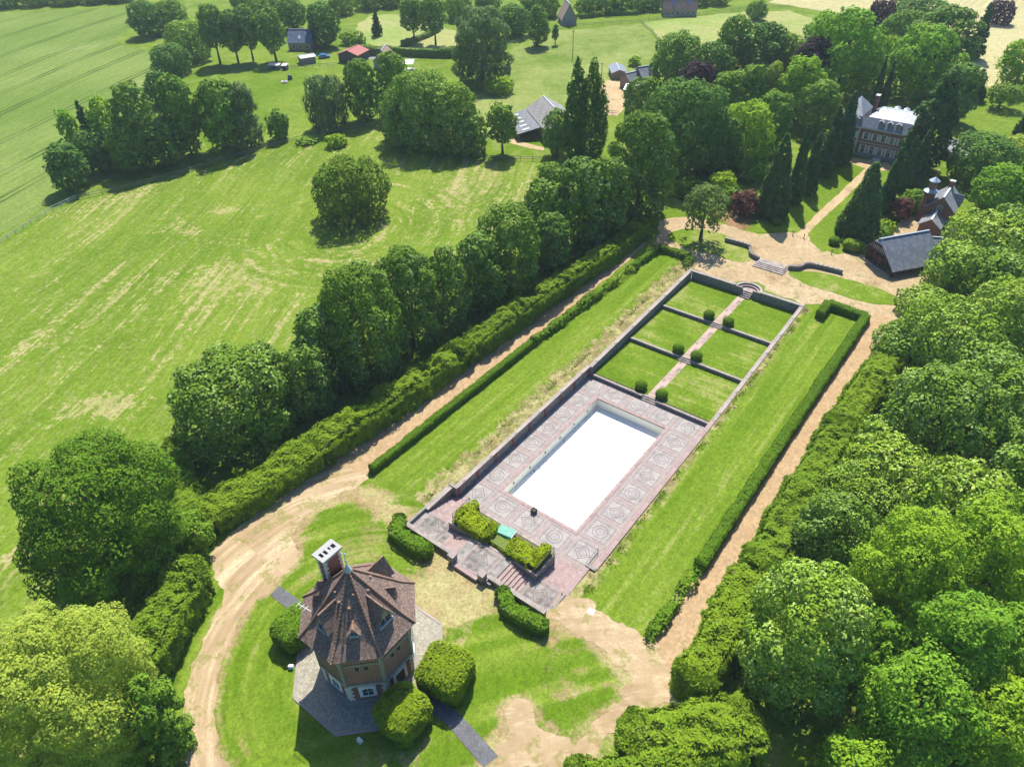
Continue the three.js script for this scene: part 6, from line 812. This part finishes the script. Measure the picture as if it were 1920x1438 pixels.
{ // grey barn with a lean-to
  const o = { name: 'grey_barn', label: 'large grey slate barn behind the tall poplars', cat: 'barn', at: [-69.9, -96.4], dir: [-0.78, -0.62], wl: 5, wr: 5, el: 3.4, er: 3.4, rg: 6.2, len: 20, wall: mat([0.3, 0.28, 0.26]), roof: smat(tSlate, { color: lin([1.35, 1.15, 0.95]), roughness: 0.8 }), ridge: mat([0.4, 0.45, 0.5]) }, t = house(o);
  mesh('lean_to_roof', plateG([[-5.5, 3.2, -4], [-5.5, 3.2, -20], [-12, 1.9, -20], [-12, 1.9, -4]], 0.1), smat(tSlate, { color: lin([0.9, 0.85, 0.8]), roughness: 0.8 }), t); for (let k = 0; k < 5; k++) { const z = -5.2 - k * 3; const g = mesh('skylight', plateG([[-8.2, 2.76, z], [-8.2, 2.76, z - 0.9], [-10.2, 2.36, z - 0.9], [-10.2, 2.36, z]], 0.05), mat([0.55, 0.56, 0.54], { roughness: 0.4 }), t); } for (let k = 0; k < 5; k++) mesh('post', boxG(-11.8, -0.2, -4.2 - k * 3.9, -11.55, 2, -4 - k * 3.9), TIMBER, t); mesh('lean_to_wall', boxG(-12, -0.3, -20.2, -5, 2.4, -20), mat([0.2, 0.17, 0.14]), t);
  const s = { name: 'stable_shed', label: 'square shed with a dark slate roof at the head of the stable yard', cat: 'shed', at: [-87, -154.4], dir: [-0.63, -0.77], wl: 2.3, wr: 2.3, el: 2.1, er: 2.1, rg: 2.9, len: 8.5, wall: mat([0.3, 0.2, 0.15]) }; house(s);
  house({ name: 'stable_house', label: 'slate roofed stable house beside the sandy yard', cat: 'house', at: [-80.2, -146.6], dir: [0.35, -0.94], wl: 2.6, wr: 2.4, el: 2.6, er: 2.6, rg: 4.6, len: 4.6, wall: mat([0.3, 0.19, 0.14]) }); house({ name: 'stable_wing', label: 'taller slate roofed wing right of the stable house', cat: 'house', at: [-78.2, -151], dir: [0.5, -0.87], wl: 3, wr: 3, el: 3.2, er: 3.2, rg: 5.8, len: 6, wall: mat([0.3, 0.27, 0.24]), roof: smat(tSlate, { color: lin([1.4, 1.4, 1.35]) }) });
  const aw = thing('awning', 'white awning in front of the stable house', 'awning', [-75.4, 3.5, -141.8], 0.35); mesh('canopy', plateG([[-2, 2.3, 2.6], [2.2, 2.3, 2.6], [2.2, 2.7, -2.6], [-2, 2.7, -2.6]], 0.05), WHITE, aw); for (const [x, z] of [[-1.9, 2.5], [2.1, 2.5], [-1.9, -2.5], [2.1, -2.5]]) mesh('post', tubeG([x, -0.1, z], [x, 2.3, z], 0.06), mat([0.4, 0.4, 0.4]), aw);
  const tr = thing('water_trough', 'small dark trough in the middle of the stable yard', 'trough', [-77.5, 3.56, -131.5], 0.3); mesh('basin', merge([boxG(-0.6, 0, -0.35, 0.6, 0.5, -0.28), boxG(-0.6, 0, 0.28, 0.6, 0.5, 0.35), boxG(-0.6, 0, -0.28, -0.53, 0.5, 0.28), boxG(0.53, 0, -0.28, 0.6, 0.5, 0.28), boxG(-0.53, 0, -0.28, 0.53, 0.1, 0.28)]), mat([0.06, 0.06, 0.06]), tr);
}
{ // far houses
  const RED = mat([0.38, 0.13, 0.11]), BRN = smat(tTile, { color: lin([1.5, 1.5, 1.45]) });
  house({ name: 'steep_house', label: 'steep gabled house with a brown tiled roof at the far pasture fence', cat: 'house', at: [-143.6, -209], dir: [-0.7, -0.71], wl: 3, wr: 3, el: 2.6, er: 2.6, rg: 8, len: 10, wall: mat([0.25, 0.27, 0.27]), roof: BRN });
  const h = { name: 'farmhouse', label: 'long farmhouse with a brown roof and blue skylights at the top edge', cat: 'house', at: [-108.4, -254], dir: [-0.82, 0.57], wl: 4, wr: 4, el: 3, er: 3, rg: 8, len: 14, wall: mat([0.3, 0.26, 0.22]), roof: BRN, gable: 0.3 }, th = house(h); for (const z of [-3.8, -10]) mesh('skylight', plateG([[-2.9, 4.7, z - 0.45], [-2.9, 4.7, z + 0.45], [-1.7, 6.2, z + 0.45], [-1.7, 6.2, z - 0.45]], 0.05), mat([0.12, 0.2, 0.45], { roughness: 0.2 }), th); for (let k = 0; k < 6; k++) windowOn(th, h, 'l', 1.4 + k * 2.2, 0.8, 1, 1.4);
  const b = { name: 'slate_house', label: 'house with a slate blue roof half covered by a big tree', cat: 'house', at: [-206.8, -125.4], dir: [-0.85, 0.53], wl: 4.2, wr: 4.2, el: 3, er: 3, rg: 6.6, len: 9, wall: mat([0.34, 0.25, 0.18]), roof: smat(tSlate, { color: lin([0.7, 0.85, 1.1]) }) }, tb = house(b); mesh('skylight', plateG([[-3.1, 4.1, -5], [-3.1, 4.1, -4.2], [-2.1, 4.95, -4.2], [-2.1, 4.95, -5]], 0.08), mat([0.5, 0.6, 0.7], { roughness: 0.2 }), tb); for (let k = 0; k < 3; k++) windowOn(tb, b, 'l', 1.6 + k * 2.6, 0.8, 1, 1.3);
  const p = { name: 'red_roof_shed', label: 'dark timber shed with a red metal roof', cat: 'shed', at: [-179.5, -118], dir: [-0.3, -0.95], wl: 4, wr: 4, el: 2.8, er: 2.8, rg: 4.2, len: 8, wall: mat([0.1, 0.08, 0.07]), roof: RED, ridge: RED }; house(p);
  house({ name: 'brown_roof_house', label: 'house with a steep brown roof half hidden behind two leafy trees', cat: 'house', at: [-163.5, -119.8], dir: [-0.55, -0.83], wl: 3.2, wr: 3.2, el: 2.5, er: 2.5, rg: 6, len: 8, wall: mat([0.4, 0.35, 0.3]), roof: BRN });
  const v = thing('veranda', 'small white roofed veranda beside the brown roofed house', 'veranda', [-155, 3.5, -123.5], 0.6); mesh('roof', plateG([[-2.4, 2.4, 2], [2.4, 2.4, 2], [2.4, 3, -2], [-2.4, 3, -2]], 0.08), WHITE, v); for (const x of [-2.2, 0, 2.2]) mesh('post', tubeG([x, -0.1, 1.9], [x, 2.4, 1.9], 0.08), WHITE, v); mesh('deck', boxG(-2.5, -0.1, -2, 2.5, 0.15, 2.2), mat([0.45, 0.42, 0.38]), v);
  house({ name: 'field_shed', label: 'low shed with a pale flat roof left of the blue car', cat: 'shed', at: [-194, -107.6], dir: [0.4, -0.92], wl: 2.2, wr: 2.2, el: 2.2, er: 2.2, rg: 2.6, len: 5.2, wall: mat([0.25, 0.22, 0.18]), roof: mat([0.5, 0.52, 0.54], { roughness: 0.5 }) });
  house({ name: 'pale_house', label: 'pale grey roofed house at the top edge above the far grove', cat: 'house', at: [-262, -118], dir: [0.5, -0.87], wl: 5, wr: 5, el: 3, er: 3, rg: 6.5, len: 14, wall: mat([0.5, 0.48, 0.45]), roof: smat(tSlate, { color: lin([1.7, 1.7, 1.7]) }) });
  const car = thing('parked_car', 'bright blue car parked beside the field shed', 'car', [-192.4, 3.5, -117.6], 0.95); const body = new THREE.Shape([[-2, 0.3], [2, 0.3], [2.05, 0.75], [1.5, 0.9], [0.9, 0.95], [0.45, 1.42], [-1.1, 1.45], [-1.75, 0.98], [-2.05, 0.9]].map((q) => new THREE.Vector2(...q))); const bg = new THREE.ExtrudeGeometry(body, { depth: 1.6, bevelEnabled: true, bevelSize: 0.07, bevelThickness: 0.07, bevelSegments: 2 }); bg.translate(0, 0, -0.8); mesh('body', bg, new THREE.MeshPhysicalMaterial({ color: lin([0.03, 0.2, 0.5]), roughness: 0.35, clearcoat: 1 }), car); mesh('windscreen', plateG([[0.93, 1.0, -0.7], [0.93, 1.0, 0.7], [0.5, 1.43, 0.62], [0.5, 1.43, -0.62]].reverse(), 0.02), GLASS, car); mesh('rear_window', plateG([[-1.75, 1.05, 0.7], [-1.75, 1.05, -0.7], [-1.18, 1.47, -0.62], [-1.18, 1.47, 0.62]].reverse(), 0.02), GLASS, car); for (const [x, z] of [[-1.25, -0.78], [1.25, -0.78], [-1.25, 0.78], [1.25, 0.78]]) { const w = mesh('wheel', new THREE.CylinderGeometry(0.33, 0.33, 0.2, 14).rotateX(Math.PI / 2).translate(x, 0.33, z), mat([0.02, 0.02, 0.02]), car); mesh('rim', new THREE.CylinderGeometry(0.2, 0.2, 0.22, 10).rotateX(Math.PI / 2).translate(x, 0.33, z * 1.01), mat([0.5, 0.5, 0.5], { metalness: 0.8, roughness: 0.4 }), w); }
  const hut = (label, x, z, w, g) => { const t = thing('hutch', label, 'hutch', [x, 3.5, z], 0.5, g); mesh('body', boxG(-w, 0, -0.9, w, 1.5, 0.9), mat([0.16, 0.13, 0.1]), t); mesh('roof', plateG([[-w - 0.2, 1.55, 1.1], [w + 0.2, 1.55, 1.1], [w + 0.2, 1.9, -1.1], [-w - 0.2, 1.9, -1.1]], 0.06), mat([0.55, 0.5, 0.45]), t); mesh('door', boxG(-0.35, 0, 0.9, 0.35, 1.2, 0.95), DARK, t); };
  hut('wide hutch at the left end of the neighbour lawn fence', -195.9, -97.6, 2, 'hutches on the neighbour lawn'); hut('narrow hutch right of the wide one on the neighbour lawn', -192.4, -99.4, 0.9, 'hutches on the neighbour lawn');
  const bin = thing('compost_bin', 'dark compost bin on the neighbour lawn', 'bin', [-181.2, 3.5, -92.5], 0.4); mesh('drum', new THREE.CylinderGeometry(0.7, 0.85, 1.4, 10).translate(0, 0.7, 0), mat([0.05, 0.09, 0.09]), bin); mesh('lid', new THREE.CylinderGeometry(0.45, 0.75, 0.2, 10).translate(0, 1.5, 0), mat([0.1, 0.14, 0.14]), bin);
  const fp = thing('fire_ring', 'round pale stone ring near the compost bin', 'fire ring', [-179.9, 3.5, -88.9]); mesh('ring', new THREE.TorusGeometry(0.9, 0.28, 6, 16).rotateX(Math.PI / 2).translate(0, 0.2, 0), mat([0.5, 0.47, 0.43]), fp); mesh('ash', new THREE.CylinderGeometry(0.8, 0.8, 0.16, 14).translate(0, 0.08, 0), mat([0.2, 0.19, 0.18]), fp);
  for (const [x, z, h, l] of [[-115.2, -168.8, 9, 'wooden utility pole on the rough pasture'], [-88.7, -145.8, 7, 'wooden utility pole at the left corner of the stable yard']]) { const t = thing('utility_pole', l, 'pole', [x, 3.5, z], 0, 'wooden utility poles'); mesh('pole', tubeG([0, -0.2, 0], [0, h, 0], 0.16, 0.11, 8), TIMBER, t); mesh('cross_arm', boxG(-0.8, h - 0.5, -0.06, 0.8, h - 0.38, 0.06), TIMBER, t); for (const x2 of [-0.7, 0, 0.7]) mesh('insulator', tubeG([x2, h - 0.38, 0], [x2, h - 0.2, 0], 0.05), WHITE, t); }
  // fences: every post a part, rails between
  const fence = (label, pts, gap, m, h = 1.2, rails = 2, pr = 0.07) => { const t = thing('post_fence', label, 'fence', [pts[0][0], H(...pts[0]), pts[0][1]], 0, 'field fences'), y0 = H(...pts[0]), post = tubeG([0, -0.2, 0], [0, h, 0], pr, pr, 5); for (let i = 0; i + 1 < pts.length; i++) { const a = pts[i], b = pts[i + 1], L = Math.hypot(b[0] - a[0], b[1] - a[1]), n = Math.max(1, Math.round(L / gap)); for (let k = 0; k < n; k++) { const x = a[0] + (b[0] - a[0]) * k / n, z = a[1] + (b[1] - a[1]) * k / n; const p = mesh('post', post, m, t); p.position.set(x - pts[0][0], H(x, z) - y0, z - pts[0][1]); } for (let q = 0; q < rails; q++) { const y = h * (0.9 - 0.45 * q); mesh('rail', barG([a[0] - pts[0][0], H(...a) - y0 + y, a[1] - pts[0][1]], [b[0] - pts[0][0], H(...b) - y0 + y, b[1] - pts[0][1]], 0.05, 0.12), m, t); } } };
  fence('white weathered rail fence at the left edge between wheat and meadow', [[-138, 27], [-141.2, 21.6], [-148.6, 6.1], [-150, -0.4]], 2.6, mat([0.5, 0.5, 0.46]), 1.2, 2, 0.09); fence('long rail fence along the top of the mown meadow', [[-150, -0.4], [-145.3, -11.2], [-141.4, -24], [-136.6, -44.2], [-130.9, -62.1], [-121, -78.4], [-102.4, -77], [-80.1, -74.4], [-66.2, -82.3]], 3, mat([0.2, 0.18, 0.14]));
  fence('rail fence along the far side of the rough pasture', [[-146.4, -150], [-143, -204.6], [-121.4, -229.2], [-93.7, -275], [-79.3, -288]], 4, mat([0.28, 0.26, 0.22])); fence('short fence between the pasture and the pale hay field', [[-120.6, -229], [-98.9, -205.3], [-90, -192]], 3.5, mat([0.35, 0.34, 0.3])); fence('fence round the neighbour lawn hutches', [[-191, -101], [-186, -106.5], [-180.5, -112.5]], 2.5, mat([0.25, 0.22, 0.18])); fence('gate fence across the foot of the stable yard', [[-74, -121.6], [-68.6, -123.4]], 1.8, mat([0.2, 0.18, 0.15]));
  hedge('field_hedge', 'dark trimmed hedge along the far lane above the red roofed shed', 'field hedges', [[-186, -127], [-172, -135.5], [-158, -141.5], [-146, -150]], 3, 3, { seed: 81, density: 9, leaf: 0.6, amp: 0.5, freq: 0.5, mat: LEAFM.broad[0] }); hedge('field_hedge', 'pale clipped hedge running up the far lawn', 'field hedges', [[-178.5, -146], [-181, -162], [-184, -172]], 2.2, 2, { seed: 82, density: 9, leaf: 0.55, amp: 0.3, freq: 0.5, mat: LEAFM.silver[1] }); hedge('field_hedge', 'clipped hedge left of the far garden gate', 'field hedges', [[-146, -222], [-141.5, -229.5]], 2, 1.8, { seed: 83, density: 9, leaf: 0.6, amp: 0.3, freq: 0.5, mat: LEAFM.broad[2] }); hedge('field_hedge', 'clipped hedge right of the far garden gate', 'field hedges', [[-138.5, -234], [-130, -240]], 2, 1.8, { seed: 84, density: 9, leaf: 0.6, amp: 0.3, freq: 0.5, mat: LEAFM.broad[2] });
}
renderer.render(scene, camera);
